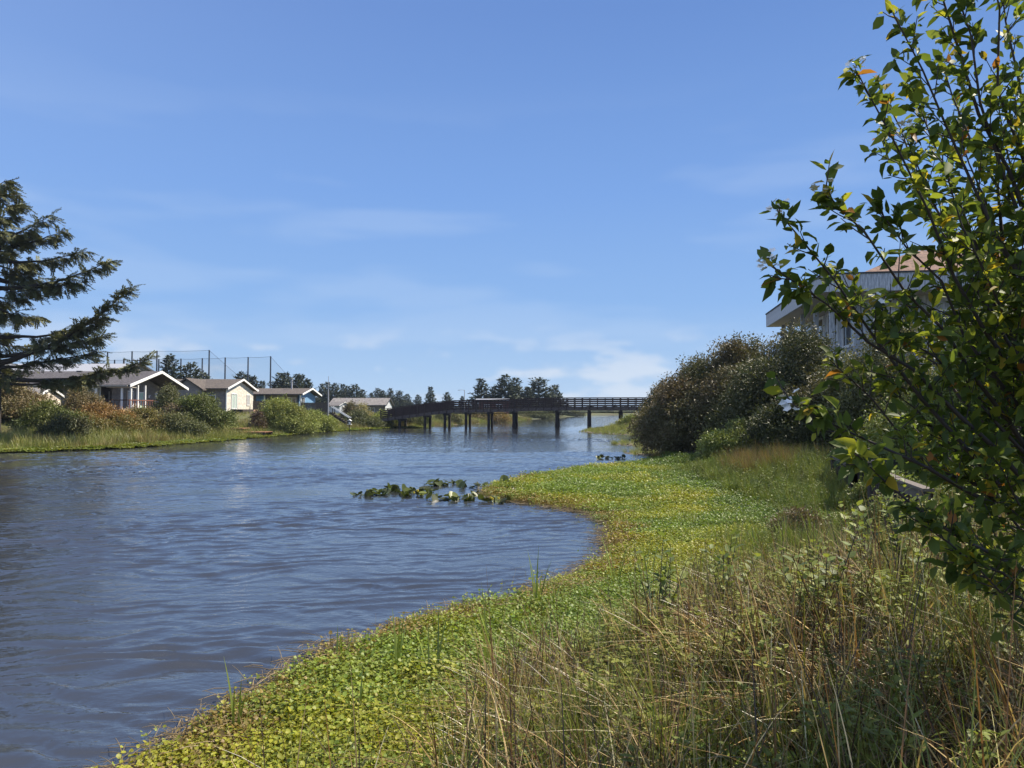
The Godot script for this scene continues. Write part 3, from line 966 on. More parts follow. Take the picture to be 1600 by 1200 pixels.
# ------------------------------------------------------------------ conifers
func conifer_crown(r: RandomNumberGenerator, h: float, wide: float, bushy: float) -> MB:
	var b := MB.new()
	var levels := 26
	for i in levels:
		var f := (i + 0.5) / levels
		var y := h * lerpf(0.0, 0.985, f)
		var reach := wide * pow(1.0 - f * 0.97, bushy) * r.randf_range(0.82, 1.1) + 0.25
		var count := int(lerpf(11, 4, f))
		var a0 := r.randf() * TAU
		for k in count:
			var a := a0 + TAU * k / count + r.randf_range(-0.3, 0.3)
			var rise := r.randf_range(0.05, 0.45) + f * 0.35
			var out := Vector3(cos(a), rise, sin(a)).normalized()
			var l := reach * r.randf_range(0.6, 1.18)
			var m := int(clampf(l * 3.4, 3, 13))
			for q in m:
				var t := lerpf(0.22, 1.0, (q + r.randf()) / m)
				var p := Vector3(0, y, 0) + out * l * t + Vector3(0, -0.10 * l * sin(t * PI), 0)
				for s in 3:
					var g := r.randf_range(0.6, 1.3)
					b.col = Color(0.055 * g, 0.068 * g, 0.038 * g)
					var d := (out + Vector3(r.randfn(), r.randfn() * 0.5 - 0.05, r.randfn()) * 0.75).normalized()
					var len := r.randf_range(0.4, 0.95) * h / 11.0
					var side := d.cross(Vector3(r.randfn(), 1.5, r.randfn())).normalized() * len * 0.22
					b.quad(p, p + d * len * 0.5 - side, p + d * len, p + d * len * 0.5 + side)
	return b

func make_far_trees() -> void:
	var r := RandomNumberGenerator.new()
	r.seed = 77
	var kinds := []
	for k in 5:
		var bushy: float = [0.85, 0.7, 0.95, 0.62, 0.8][k]
		var wide: float = [4.0, 4.6, 3.6, 5.0, 4.3][k]
		var tm := MB.new()
		tm.tube([Vector3(0, -0.6, 0), Vector3(0, 4, 0), Vector3(0.1, 10.2, 0)], [0.3, 0.2, 0.04], 7)
		kinds.append([conifer_crown(r, 11.0, wide, bushy).mesh(), tm.mesh()])
	var list := [
		[-79.2, -170.0, 15.2, "pointed spruce behind the gap between the porch house and white house"],
		[-76.5, -175.0, 13.4, "broad dark pine right of the pointed spruce behind the roofs"],
		[-83.6, -200.0, 12.3, "small faint tree between the net poles above the white house"],
		[-118.9, -210.0, 17.2, "lone small tree showing above the pale metal roof"],
		[-70.1, -190.0, 12.0, "dark conifer behind the apex of the white house"],
		[-77.3, -215.0, 12.7, "slim conifer between two net poles right of the white house apex"],
		[-70.3, -200.0, 11.6, "pointed conifer just right of the white house gable"],
		[-81.5, -240.0, 11.8, "low tree left of the last net pole"],
		[-59.9, -190.0, 11.9, "dark pointed conifer left of the blue house flue"],
		[-62.8, -205.0, 12.8, "tall thin conifer just left of the flue"],
		[-55.6, -190.0, 11.7, "conifer just right of the blue house flue"],
		[-60.1, -210.0, 12.5, "paired conifer right of the flue, second one"],
		[-54.1, -195.0, 10.6, "conifer above the blue house gable"],
		[-67.2, -260.0, 11.6, "first conifer right of the blue house gable"],
		[-67.7, -270.0, 12.7, "conifer directly behind the bare pole"],
		[-62.7, -260.0, 11.6, "pointed conifer just right of the bare pole"],
		[-62.0, -270.0, 11.8, "rounded conifer in the dark row right of the bare pole"],
		[-62.6, -280.0, 11.6, "conifer in the middle of the dark row right of the bare pole"],
		[-56.7, -265.0, 11.4, "tallest conifer over the long grey house's left end"],
		[-56.0, -275.0, 10.0, "last conifer of the dark row over the long grey house"],
		[-61.2, -320.0, 9.8, "small conifer in the dip above the long grey house roof"],
		[-60.0, -330.0, 11.8, "thin pale conifer over the long grey house ridge"],
		[-52.7, -300.0, 10.2, "pointed conifer over the ridge right of the thin pale one"],
		[-51.2, -310.0, 11.5, "dark-topped conifer above the long grey house gable"],
		[-48.2, -315.0, 10.5, "conifer right of the long grey house gable"],
		[-45.6, -320.0, 9.3, "low conifer over the bridge ramp's left end"],
		[-38.4, -300.0, 8.6, "faint conifer left of the lone spruce above the ramp"],
		[-23.2, -210.0, 9.0, "lone spruce standing above the bridge ramp"],
		[-18.9, -215.0, 7.6, "smaller spruce right of the lone one above the ramp"],
		[-17.6, -260.0, 7.3, "low tree at the foot of the street lamp"],
		[-9.3, -222.0, 11.9, "broad conifer at the left end of the clump behind the bridge"],
		[-5.6, -228.0, 9.7, "shorter tree between the first two tall conifers behind the bridge"],
		[-2.1, -224.0, 13.1, "tallest conifer in the clump behind the bridge"],
		[1.2, -230.0, 12.4, "conifer leaning against the tallest one behind the bridge"],
		[4.8, -228.0, 9.5, "short conifer in the middle gap of the clump behind the bridge"],
		[8.6, -236.0, 12.5, "pointed conifer right of the middle gap behind the bridge"],
		[15.3, -262.0, 11.3, "rightmost conifer of the clump behind the bridge"],
	]
	for i in list.size():
		var a: Array = list[i]
		var g := gy(a[0], a[1])
		var k: Array = kinds[(i * 3 + i / 4) % 5]
		var t := thing("conifer", a[3], "tree", Vector3(a[0], g, a[1]), i * 1.7, "conifers on the skyline")
		part("crown", k[0], M.spruce_needles, t)
		part("trunk", k[1], M.bark, t)
		var s: float = (a[2] - g) / 11.0
		var wide := 1.45 if "behind the bridge" in a[3] else 1.1
		t.scale = Vector3(s * wide * [1.0, 0.92, 1.12][i % 3], s, s * wide * [1.05, 1.0, 0.95][i % 3])
	# dense far wood behind the conifers, reads as one mass
	var xf := []
	var cols := []
	for i in 420:
		var z := r.randf_range(-340.0, -520.0)
		var x := lerpf(-0.72, -0.135, r.randf()) * -z
		var s := r.randf_range(0.45, 0.72) * (-z / 420.0)
		xf.append(Transform3D(Basis(Vector3.UP, r.randf() * TAU).scaled(Vector3(s * 1.5, s, s * 1.5)), Vector3(x, 1.2, z)))
		var v := r.randf_range(0.7, 1.2)
		cols.append(Color(v, v * 1.05, v))
	for i in 160:
		var z := r.randf_range(-430.0, -560.0)
		var x := lerpf(-0.13, 0.5, r.randf()) * -z
		var s := r.randf_range(0.2, 0.42)
		xf.append(Transform3D(Basis(Vector3.UP, r.randf() * TAU).scaled(Vector3(s * 2.0, s, s * 2.0)), Vector3(x, 1.2, z)))
		cols.append(Color(1.0, 1.1, 1.0))
	stuff("distant_woodland", kinds[1][0], M.spruce_needles, xf, cols)

func bend(p: Vector3, q: Vector3, sag: float, n: int) -> Array:
	var out := []
	for i in n + 1:
		var t := float(i) / n
		out.append(p.lerp(q, t) + Vector3(0, -sag * 4.0 * t * (1.0 - t), 0))
	return out

func taper(a: float, b: float, n: int) -> Array:
	var out := []
	for i in n + 1: out.append(lerpf(a, b, pow(float(i) / n, 0.7)))
	return out

func make_spruce() -> void:
	var r := RandomNumberGenerator.new()
	r.seed = 5
	var foot := Vector3(-35.2, gy(-35.2, -50.0), -50.0)
	var t := thing("spruce_tree", "big ragged spruce with long drooping limbs at the canal's left shore", "tree", foot)
	var b := MB.new()
	b.tube([Vector3(0, -0.8, 0), Vector3(0.05, 3, 0), Vector3(-0.05, 9, 0.05), Vector3(0, 14, 0), Vector3(0.1, 16.9, 0)], [0.48, 0.38, 0.27, 0.15, 0.03], 10)
	part("trunk", b, M.bark, t)
	# needle spray: a drooping side shoot with short shoots
	var sp := MB.new()
	for i in 13:
		var f := i / 12.0
		for sgn in [-1.0, 1.0]:
			var g := r.randf_range(0.7, 1.3)
			sp.col = Color(g, g * r.randf_range(0.95, 1.05), g)
			var p := Vector3(0, -0.10 * f * f, -0.62 * f)
			var d := Vector3(sgn * r.randf_range(0.4, 0.9), r.randf_range(-0.35, 0.2), -0.8).normalized()
			var l := r.randf_range(0.16, 0.30) * (1.05 - f * 0.55)
			var w := d.cross(Vector3(0, 1, 0.3 * r.randfn())).normalized() * 0.035
			sp.quad(p, p + d * l * 0.6 - w, p + d * l, p + d * l * 0.6 + w)
	var spray := sp.mesh()
	var xf := []
	var cols := []
	var limbs := []
	# limbs that reach out over the water, then those all round the trunk
	for q in [[12.9, 3.45, 14.85, 0.0], [12.6, 4.2, 13.9, 0.25], [11.7, 5.2, 12.65, 0.3], [9.9, 6.9, 12.0, 0.6], [10.6, 5.0, 10.4, 0.5], [4.7, 8.75, 9.95, 0.9], [6.6, 6.3, 7.9, 0.5], [5.2, 7.05, 6.6, 0.2], [3.9, 9.75, 5.05, 0.7], [4.4, 6.4, 5.6, 0.2], [3.4, 6.2, 3.9, 0.25]]:
		limbs.append([Vector3(0, q[0], 0), Vector3(q[1] + 0.45, q[2], r.randf_range(-0.9, 0.9)), q[3], true])
	for i in 64:
		var y := lerpf(2.2, 17.2, pow((i + 0.5) / 64.0, 0.85))
		var a := i * 2.4 + r.randf_range(-0.4, 0.4)
		var l := (6.6 * pow(1.0 - y / 18.6, 0.75) + 0.35) * r.randf_range(0.6, 1.0)
		if cos(a) > 0.3: l *= 0.78
		if y < 8.5 and (cos(a) > 0.1 or sin(a) > 0.5):
			if i % 2 == 0: continue
			l *= 0.75
		limbs.append([Vector3(0, y, 0), Vector3(cos(a) * l, y + l * r.randf_range(-0.12, 0.30), sin(a) * l), l * 0.09, false])
	for lm in limbs:
		var p0: Vector3 = lm[0]
		var p1: Vector3 = lm[1]
		var l := p0.distance_to(p1)
		var n := 8
		var pts := bend(p0, p1, lm[2], n)
		for k in range(1, n): pts[k] += Vector3(r.randfn(), r.randfn(), r.randfn()) * 0.025 * l / 4.0
		var br := MB.new()
		br.tube(pts, taper(0.022 * l + 0.02, 0.012, n), 6)
		var twigs := int(l * 4.6) + 5
		for k in twigs:
			var f := lerpf((0.34 if p0.y < 6.0 else 0.30) if l > 4.5 else 0.12, 1.0, pow((k + r.randf()) / twigs, 0.75))
			var fi := f * n
			var i0 := mini(int(fi), n - 1)
			var p: Vector3 = (pts[i0] as Vector3).lerp(pts[i0 + 1], fi - i0)
			var along := ((pts[i0 + 1] as Vector3) - (pts[i0] as Vector3)).normalized()
			var sgn := 1.0 if r.randf() > 0.5 else -1.0
			var sidew := along.cross(Vector3.UP).normalized() * sgn
			var tl := lerpf(0.25, 0.26 * l, 1.0 - f) * r.randf_range(0.4, 1.1)
			tl = clampf(tl, 0.3, 1.7)
			var d := (along * r.randf_range(0.4, 1.0) + sidew * r.randf_range(0.3, 1.0) + Vector3(0, r.randf_range(-0.7 if p0.y > 6.0 else -0.3, 0.1), 0)).normalized()
			br.tube([p, p + d * tl * 0.5 + Vector3(0, -0.03, 0), p + d * tl + Vector3(0, -0.12 * tl, 0)], [0.014, 0.01, 0.006], 4)
			var c := int(tl / 0.17) + 2
			for q in c:
				var u := lerpf(0.2, 1.0, (q + r.randf()) / c)
				var at := p + d * tl * u + Vector3(0, -0.12 * tl * u, 0)
				var f2 := (d + Vector3(r.randfn(), r.randfn() * 0.6 - 0.30, r.randfn()) * 0.55).normalized()
				var up := (Vector3.UP + Vector3(r.randfn(), 0, r.randfn()) * 0.35).normalized()
				var rt := f2.cross(up).normalized()
				var s := r.randf_range(0.75, 1.3)
				xf.append(Transform3D(Basis(rt, rt.cross(f2), -f2).scaled(Vector3.ONE * s), at))
				var g := r.randf_range(0.6, 1.25)
				var warm := clampf(r.randfn() * 0.35, 0.0, 1.0)
				cols.append(Color(0.135 * g, 0.145 * g, 0.065 * g).lerp(Color(0.24, 0.22, 0.07), warm * 0.7))
		part("limb", br, M.bark, t)
	stuff("foliage", spray, M.spruce_needles, xf, cols, t)

# ------------------------------------------------------------------ shrubs
func leaf_cluster(r: RandomNumberGenerator, count: int, rad: float, l: float, w: float) -> ArrayMesh:
	var b := MB.new()
	for i in count:
		var g := r.randf_range(0.7, 1.35)
		b.col = Color(g, g * r.randf_range(0.94, 1.04), g * r.randf_range(0.85, 1.0))
		var p := Vector3(r.randfn(), r.randfn(), r.randfn()) * rad * 0.5
		var d := (p.normalized() + Vector3(r.randfn(), r.randfn() + 0.5, r.randfn()) * 0.7).normalized()
		var u := Vector3(r.randfn(), r.randfn() + 0.7, r.randfn()).normalized()
		u = (u - d * u.dot(d)).normalized()
		var s := r.randf_range(0.7, 1.25)
		var side := d.cross(u) * w * 0.5 * s
		# folded diamond leaf
		b.quad(p, p + d * l * s * 0.45 - side + u * w * 0.15, p + d * l * s, p + d * l * s * 0.45 + side + u * w * 0.15)
	return b.mesh()

func make_shrubs() -> void:
	var r := RandomNumberGenerator.new()
	r.seed = 91
	var clusters := []
	for k in 3: clusters.append(leaf_cluster(r, 14, 0.28, 0.13, 0.070))
	var pal := {
		"brown": [Color(0.300, 0.226, 0.127), Color(0.173, 0.150, 0.067)], "green": [Color(0.090, 0.127, 0.032), Color(0.157, 0.187, 0.044)],
		"dark": [Color(0.045, 0.057, 0.022), Color(0.082, 0.087, 0.034)], "orange": [Color(0.400, 0.215, 0.075), Color(0.330, 0.220, 0.085)],
		"rust": [Color(0.316, 0.203, 0.074), Color(0.196, 0.187, 0.053)], "greygreen": [Color(0.173, 0.187, 0.083), Color(0.113, 0.132, 0.053)],
		"darkbrown": [Color(0.180, 0.127, 0.083), Color(0.127, 0.106, 0.053)], "light": [Color(0.328, 0.362, 0.077), Color(0.233, 0.284, 0.061)],
		"purple": [Color(0.113, 0.067, 0.060), Color(0.106, 0.083, 0.044)], "straw": [Color(0.540, 0.466, 0.256), Color(0.360, 0.330, 0.134)],
		"grey": [Color(0.256, 0.270, 0.196), Color(0.196, 0.226, 0.134)], "heath": [Color(0.180, 0.129, 0.073), Color(0.122, 0.106, 0.048)],
		"heath2": [Color(0.138, 0.111, 0.060), Color(0.103, 0.106, 0.046)], "willow": [Color(0.264, 0.312, 0.078), Color(0.166, 0.215, 0.055)],
		"olive": [Color(0.141, 0.141, 0.053), Color(0.092, 0.102, 0.040)]}
	var list := [
		["tall brown-grey twiggy shrub under the spruce beside the garden shed", -37.8, -55.0, 5.26, 4.9, 4.0, "brown", 1.00],
		["dark green rounded shrub below the garden shed", -33.4, -53.0, 3.46, 3.2, 2.5, "green", 1.00],
		["grey-brown twiggy shrub between garden shed and porch house window", -36.4, -62.0, 2.59, 4.8, 2.5, "brown", 1.00],
		["low dark bramble at the foot of the green shrub below the shed", -30.8, -51.0, 2.66, 2.2, 2.0, "dark", 1.00],
		["orange-brown bush in front of the porch house railing", -33.4, -60.0, 3.91, 3.1, 3.0, "orange", 1.00],
		["olive and rust bush below the porch house deck", -31.1, -62.0, 3.77, 2.8, 3.0, "rust", 1.00],
		["slim grey-green shrub at the right corner of the porch", -31.2, -67.0, 1.98, 4.9, 2.0, "greygreen", 1.00],
		["dark green dense shrub between the porch house and the white house", -28.1, -66.0, 4.82, 4.1, 4.0, "green", 1.00],
		["brown leafless bush left of the dense green shrub", -29.7, -65.0, 3.17, 3.1, 3.0, "darkbrown", 1.00],
		["light green domed bush in front of the blue house", -24.4, -78.0, 5.43, 3.8, 5.0, "light", 1.00],
		["small purple-brown bush at the left foot of the domed bush", -25.9, -75.0, 1.43, 2.5, 1.5, "purple", 1.00],
		["low light green bush spreading below the board fence", -23.3, -86.0, 4.49, 2.6, 3.0, "light", 1.00],
		["brown bush on the bank right of the bank stairs", -22.8, -104.0, 2.35, 3.7, 3.0, "darkbrown", 1.20],
		["pale straw-coloured bush beside the long grey house", -21.4, -106.0, 2.40, 3.5, 3.0, "straw", 1.20],
		["olive bush above the bird house", -20.4, -100.0, 4.35, 2.5, 3.0, "greygreen", 1.20],
		["light green bush left of the bridge ramp", -18.4, -106, 3.13, 2.5, 3.0, "light", 1.2],
		["dark green bush against the bridge ramp", -16.1, -108, 3.76, 2.6, 3.0, "greygreen", 1.2],
		["dark bush under the left end of the bridge", -13.9, -110.0, 2.87, 2.3, 3.0, "green", 1.20],
		["green bush seen between the first bridge piles", -11.4, -131, 3.87, 2.6, 3.0, "greygreen", 1.2],
		["low bush on the far bank behind the middle bridge piles", -5.2, -150.0, 7.83, 2.7, 4.0, "rust", 1.60],
		["green bush on the far bank right of the braced bridge piles", 6.4, -210, 9.13, 2.4, 5.0, "greygreen", 1.6],
		["olive bush on the far bank near the canal bend", 20.7, -280, 11.2, 2.4, 5.0, "greygreen", 1.8],
		["grey bush at the far end of the canal", 47.7, -392, 17.04, 2.9, 8.0, "grey", 2.5],
		["pale bush at the canal's end under the bridge's right half", 65.1, -405, 17.61, 2.6, 8.0, "grey", 2.5],
		["yellow-green bush under the right end of the bridge", 14.1, -88.0, 2.60, 1.8, 3.0, "light", 1.00],
		["brown feathery shrub nearest the water on the right bank", 9.4, -39.0, 4.41, 5.3, 6.0, "heath", 0.80],
		["tall brown-green shrub below the tall grey house balcony", 11.3, -37.0, 4.83, 6.2, 6.0, "heath2", 0.80],
		["dark evergreen shrub below the tall grey house", 12.5, -31.0, 5.12, 6.1, 5.0, "dark", 0.80],
		["small sunlit willow bush in front of the brown shrubs", 9.4, -30.0, 2.48, 2.2, 2.2, "willow", 0.60],
		["broad dark shrub behind the crabapple tree", 13.4, -26.0, 4.30, 5.8, 5.0, "olive", 0.70],
		["sunlit green shrub behind the dock railing", 10.2, -19.0, 2.48, 2.6, 2.6, "willow", 0.50],
		["tall sunlit shrub behind the crabapple's right side", 11.5, -18.0, 3.44, 5.1, 3.5, "willow", 0.50],
		["low leafy shrub right of the dock railing", 6.6, -10.5, 1.46, 1.7, 1.8, "willow", 0.40],
		["tall conifer-dark shrub behind the brown shrubs by the bridge", 12.7, -62.0, 2.70, 5.0, 4.0, "dark", 1.00],
		["small dead brown bush in the grass near the water plants", 5.6, -14.5, 0.76, 0.6, 0.9, "darkbrown", 0.40],
		["low bright leafy shrub at the lower end of the dock railing", 5.9, -11.6, 1.1, 1.25, 0.9, "willow", 0.35],
		["small leafy shrub growing through the dock railing's corner", 7.9, -15.6, 1.2, 1.35, 0.8, "willow", 0.4],
		["dark olive shrub merging the brown thicket's two domes", 10.2, -38.2, 4.2, 5.4, 4.0, "olive", 0.80],
		["low dark shrub at the thicket's foot by the water", 8.5, -37.6, 3.2, 3.0, 3.0, "heath2", 0.75],
		["tall olive shrub merging into the evergreen under the grey house", 13.0, -34.5, 5.0, 6.4, 4.5, "olive", 0.80],
		["dark low shrub in the hollow left of the dock railing's corner", 11.0, -28.0, 3.4, 3.4, 3.0, "dark", 0.70],
		["low rust bramble between the orange bush and the spruce", -33.9, -57.2, 4.2, 2.3, 2.2, "rust", 1.00],
		["low straw and green bramble in front of the porch house deck", -31.6, -59.0, 4.6, 2.2, 2.0, "rust", 1.00],
		["low tangled bramble in front of the dense green shrub", -28.3, -62.0, 4.8, 2.2, 2.0, "greygreen", 1.00],
		["tall brown-olive shrub filling the dip below the grey house eave", 12.2, -37.6, 4.6, 6.2, 4.0, "heath2", 0.80],
		["dark shrub wedged between the brown thicket and the evergreen", 11.6, -33.4, 4.0, 5.0, 3.5, "olive", 0.75],
	]
	for a in list:
		r.seed = 91 + list.find(a) * 17
		var x: float = a[1]
		var z: float = a[2]
		var wide: float = a[3]
		var g := maxf(gy(x, z), 0.0)
		var high: float = a[4] - g
		var deep: float = a[5]
		var size: float = a[7]
		var cl: Array = pal[a[6]]
		var t := thing("shrub", a[0], "shrub", Vector3(x, g, z), 0.0, "shrubs on the banks")
		var lobes := []
		var m := 15
		for k in m:
			var u := Vector3(r.randf_range(-1, 1), 0, r.randf_range(-1, 1))
			if u.length() > 1.0: u = u.normalized()
			var rad := r.randf_range(0.20, 0.38)
			var cy := r.randf_range(0.2, 1.0 - rad) * (1.0 - 0.5 * u.length_squared())
			u *= r.randf_range(0.9, 1.25)
			if k == 0: u *= 0.2; cy = 1.0 - rad
			lobes.append([Vector3(u.x * (wide * 0.5) * (1.0 - rad * 0.8), cy * high, u.z * deep * 0.5 * (1.0 - rad * 0.8)), Vector3(maxf(wide * rad, high * 0.18), high * rad * 0.95, maxf(deep * rad, high * 0.18))])
		var stems := MB.new()
		var per := [[], [], []]
		var pcol := [[], [], []]
		for lb in lobes:
			var c: Vector3 = lb[0]
			var e: Vector3 = lb[1]
			stems.tube(bend(Vector3(c.x * 0.3, -0.3, c.z * 0.3), c, -0.05 * high, 4), taper(0.035 * size + 0.012 * high, 0.01, 4), 5)
			for k in 6:
				var d := rdir_of(r)
				stems.tube([c, c + d * e * 0.6, c + d * e * r.randf_range(0.9, 1.2)], [0.014 * size + 0.004, 0.009 * size, 0.004], 4)
			var area := 4.0 * PI * pow((pow(e.x * e.y, 1.6) + pow(e.x * e.z, 1.6) + pow(e.y * e.z, 1.6)) / 3.0, 1.0 / 1.6)
			var n := int(clampf(area * 13.5 / (size * size), 40, 1500))
			var tone := r.randf()
			var mixed := r.randf_range(0.0, 0.45)
			var other: Color = [Color(0.13, 0.14, 0.05), Color(0.16, 0.12, 0.06), Color(0.07, 0.085, 0.03), Color(0.20, 0.19, 0.07)][r.randi() % 4]
			for k in n:
				var d := rdir_of(r)
				if d.y < -0.35 and r.randf() < 0.7: d.y = -d.y
				var f := pow(r.randf(), 0.35) * (1.0 + 0.15 * r.randfn())
				var p := c + d * e * f
				if p.y < 0.05: continue
				var s := size * r.randf_range(0.75, 1.35)
				var w := r.randi() % 3
				per[w].append(Transform3D(Basis(rdir_of(r), r.randf() * TAU).scaled(Vector3.ONE * s), p))
				var col: Color = (cl[0] as Color).lerp(cl[1], clampf(tone + 0.35 * r.randfn(), 0.0, 1.0))
				col = col.lerp(other, mixed)
				var v := r.randf_range(0.7, 1.3)
				pcol[w].append(Color(col.r * v, col.g * v, col.b * v))
		part("stems", stems, M.twig, t)
		for w in 3: stuff("foliage", clusters[w], M.shrub_leaves, per[w], pcol[w], t)

func rdir_of(r: RandomNumberGenerator) -> Vector3:
	return Vector3(r.randfn(), r.randfn(), r.randfn()).normalized()

# ------------------------------------------------------------------ grass and water plants
func tuft(r: RandomNumberGenerator, count: int, spread: float, lo: float, hi: float, w: float, bend_hi: float, cols: Array, seg := 3) -> ArrayMesh:
	var b := MB.new()
	for i in count:
		var k: Color = cols[r.randi() % cols.size()]
		var g := r.randf_range(0.75, 1.25)
		b.col = Color(k.r * g, k.g * g, k.b * g)
		var a := r.randf() * TAU
		var p := Vector3(cos(a), 0, sin(a)) * spread * sqrt(r.randf()) + Vector3(0, -0.05, 0)
		var c := a + r.randfn() * 0.9
		b.blade(p, Vector3(cos(c), 0, sin(c)), r.randf_range(lo, hi), w * r.randf_range(0.7, 1.3), r.randf_range(0.03, bend_hi), seg)
	return b.mesh()

func put(xf: Array, cols: Array, r: RandomNumberGenerator, p: Vector3, s: float, c := Color(1, 1, 1), jitter := 0.15) -> void:
	var k := s * r.randf_range(0.75, 1.3)
	xf.append(Transform3D(Basis(Vector3.UP, r.randf() * TAU).scaled(Vector3(k, k * r.randf_range(0.8, 1.2), k)), p))
	var v := 1.0 + r.randf_range(-jitter, jitter)
	cols.append(Color(c.r * v, c.g * v, c.b * v))

func make_left_grass() -> void:
	var r := RandomNumberGenerator.new()
	r.seed = 12
	var pick := FastNoiseLite.new()
	pick.seed = 40
	pick.frequency = 0.12
	pick.fractal_octaves = 3
	var lush := [Color(0.25, 0.28, 0.06), Color(0.19, 0.235, 0.045), Color(0.33, 0.32, 0.11)]
	var dry := [Color(0.34, 0.26, 0.13), Color(0.25, 0.205, 0.08), Color(0.20, 0.20, 0.055)]
	var a := tuft(r, 46, 0.34, 0.35, 0.95, 0.028, 0.5, lush)
	var d := tuft(r, 46, 0.34, 0.35, 0.85, 0.026, 0.6, dry)
	var lx := []
	var lc := []
	var dx := []
	var dc := []
	for i in 26000:
		var z := r.randf_range(-40.0, -190.0)
		var x := r.randf_range(-50.0, 8.0)
		if x < -0.72 * -z: continue
		var s := shoredist(x, z)
		if s < -0.1 or s > 30.0 or onright(x, z): continue
		if s > 9.0 and r.randf() > 0.45: continue
		var p := Vector3(x, hill(x, z, s), z)
		var n := pick.get_noise_2d(x, z)
		var big := (0.62 if s < 0.8 else 1.0) if s < 7.0 else 0.42
		if n + (0.16 if s < 6.0 else -0.05) + r.randfn() * 0.10 > 0.0: put(lx, lc, r, p, big, Color(1, 1, 1), 0.22)
		else: put(dx, dc, r, p, big, Color(1, 1, 1), 0.22)
	# the small islets and the low bank under the bridge's right-hand end
	for i in 5000:
		var z := r.randf_range(-38.0, -130.0)
		var x := r.randf_range(5.0, 24.0)
		var s := shoredist(x, z)
		if s < 0.0 or s > 8.0 or not onright(x, z): continue
		put(lx, lc, r, Vector3(x, hill(x, z, s), z), 0.42 if s < 3.0 else 0.8)
	stuff("shore_grass", a, M.grass_blades, lx, lc)
	stuff("dry_shore_grass", d, M.grass_blades, dx, dc)
	# trailing pale plants on the water's edge below the spruce
	var patch := pennywort(r, 70, 0.55, 0.06, 0.10, 0.16)
	var px := []
	var pc := []
	for i in 9000:
		var z := r.randf_range(-40.0, -112.0)
		var x := r.randf_range(-34.0, -12.0)
		var s := shoredist(x, z)
		if s < -0.7 or s > 1.3 or onright(x, z): continue
		if s < 0.0 and r.randf() < 0.6: continue
		put(px, pc, r, Vector3(x, maxf(hill(x, z, s), 0.0) + 0.01, z), 1.0, Color(0.19, 0.20, 0.035).lerp(Color(0.14, 0.19, 0.035), r.randf()), 0.25)
	stuff("edge_plants", patch, M.mat_leaves, px, pc)

func pennywort(r: RandomNumberGenerator, count: int, half: float, lo: float, hi: float, leaf: float) -> ArrayMesh:
	var b := MB.new()
	for i in count:
		var g := r.randf_range(0.72, 1.3)
		var y := r.randf_range(0.0, 1.0)
		b.col = Color(g * r.randf_range(0.9, 1.15), g, g * r.randf_range(0.8, 1.1))
		var a := r.randf() * TAU
		var p := Vector3(cos(a), 0, sin(a)) * half * sqrt(r.randf()) + Vector3(0, lerpf(lo, hi, y), 0)
		var u := Vector3(r.randfn() * 0.45, 1.0, r.randfn() * 0.45).normalized()
		b.disc(p, u, leaf * r.randf_range(0.3, 0.62), 8, 0.18, r.randf() * TAU)
		if y > 0.55:
			var k := b.col
			b.col = Color(k.r * 0.8, k.g * 0.7, k.b * 0.7)
			var s := Vector3(cos(a * 3.0), 0, sin(a * 3.0)) * 0.0016
			var q := Vector3(p.x + r.randfn() * 0.012, -0.03, p.z + r.randfn() * 0.012)
			b.quad(q - s, p - s, p + s, q + s)
			b.col = k
	return b.mesh()

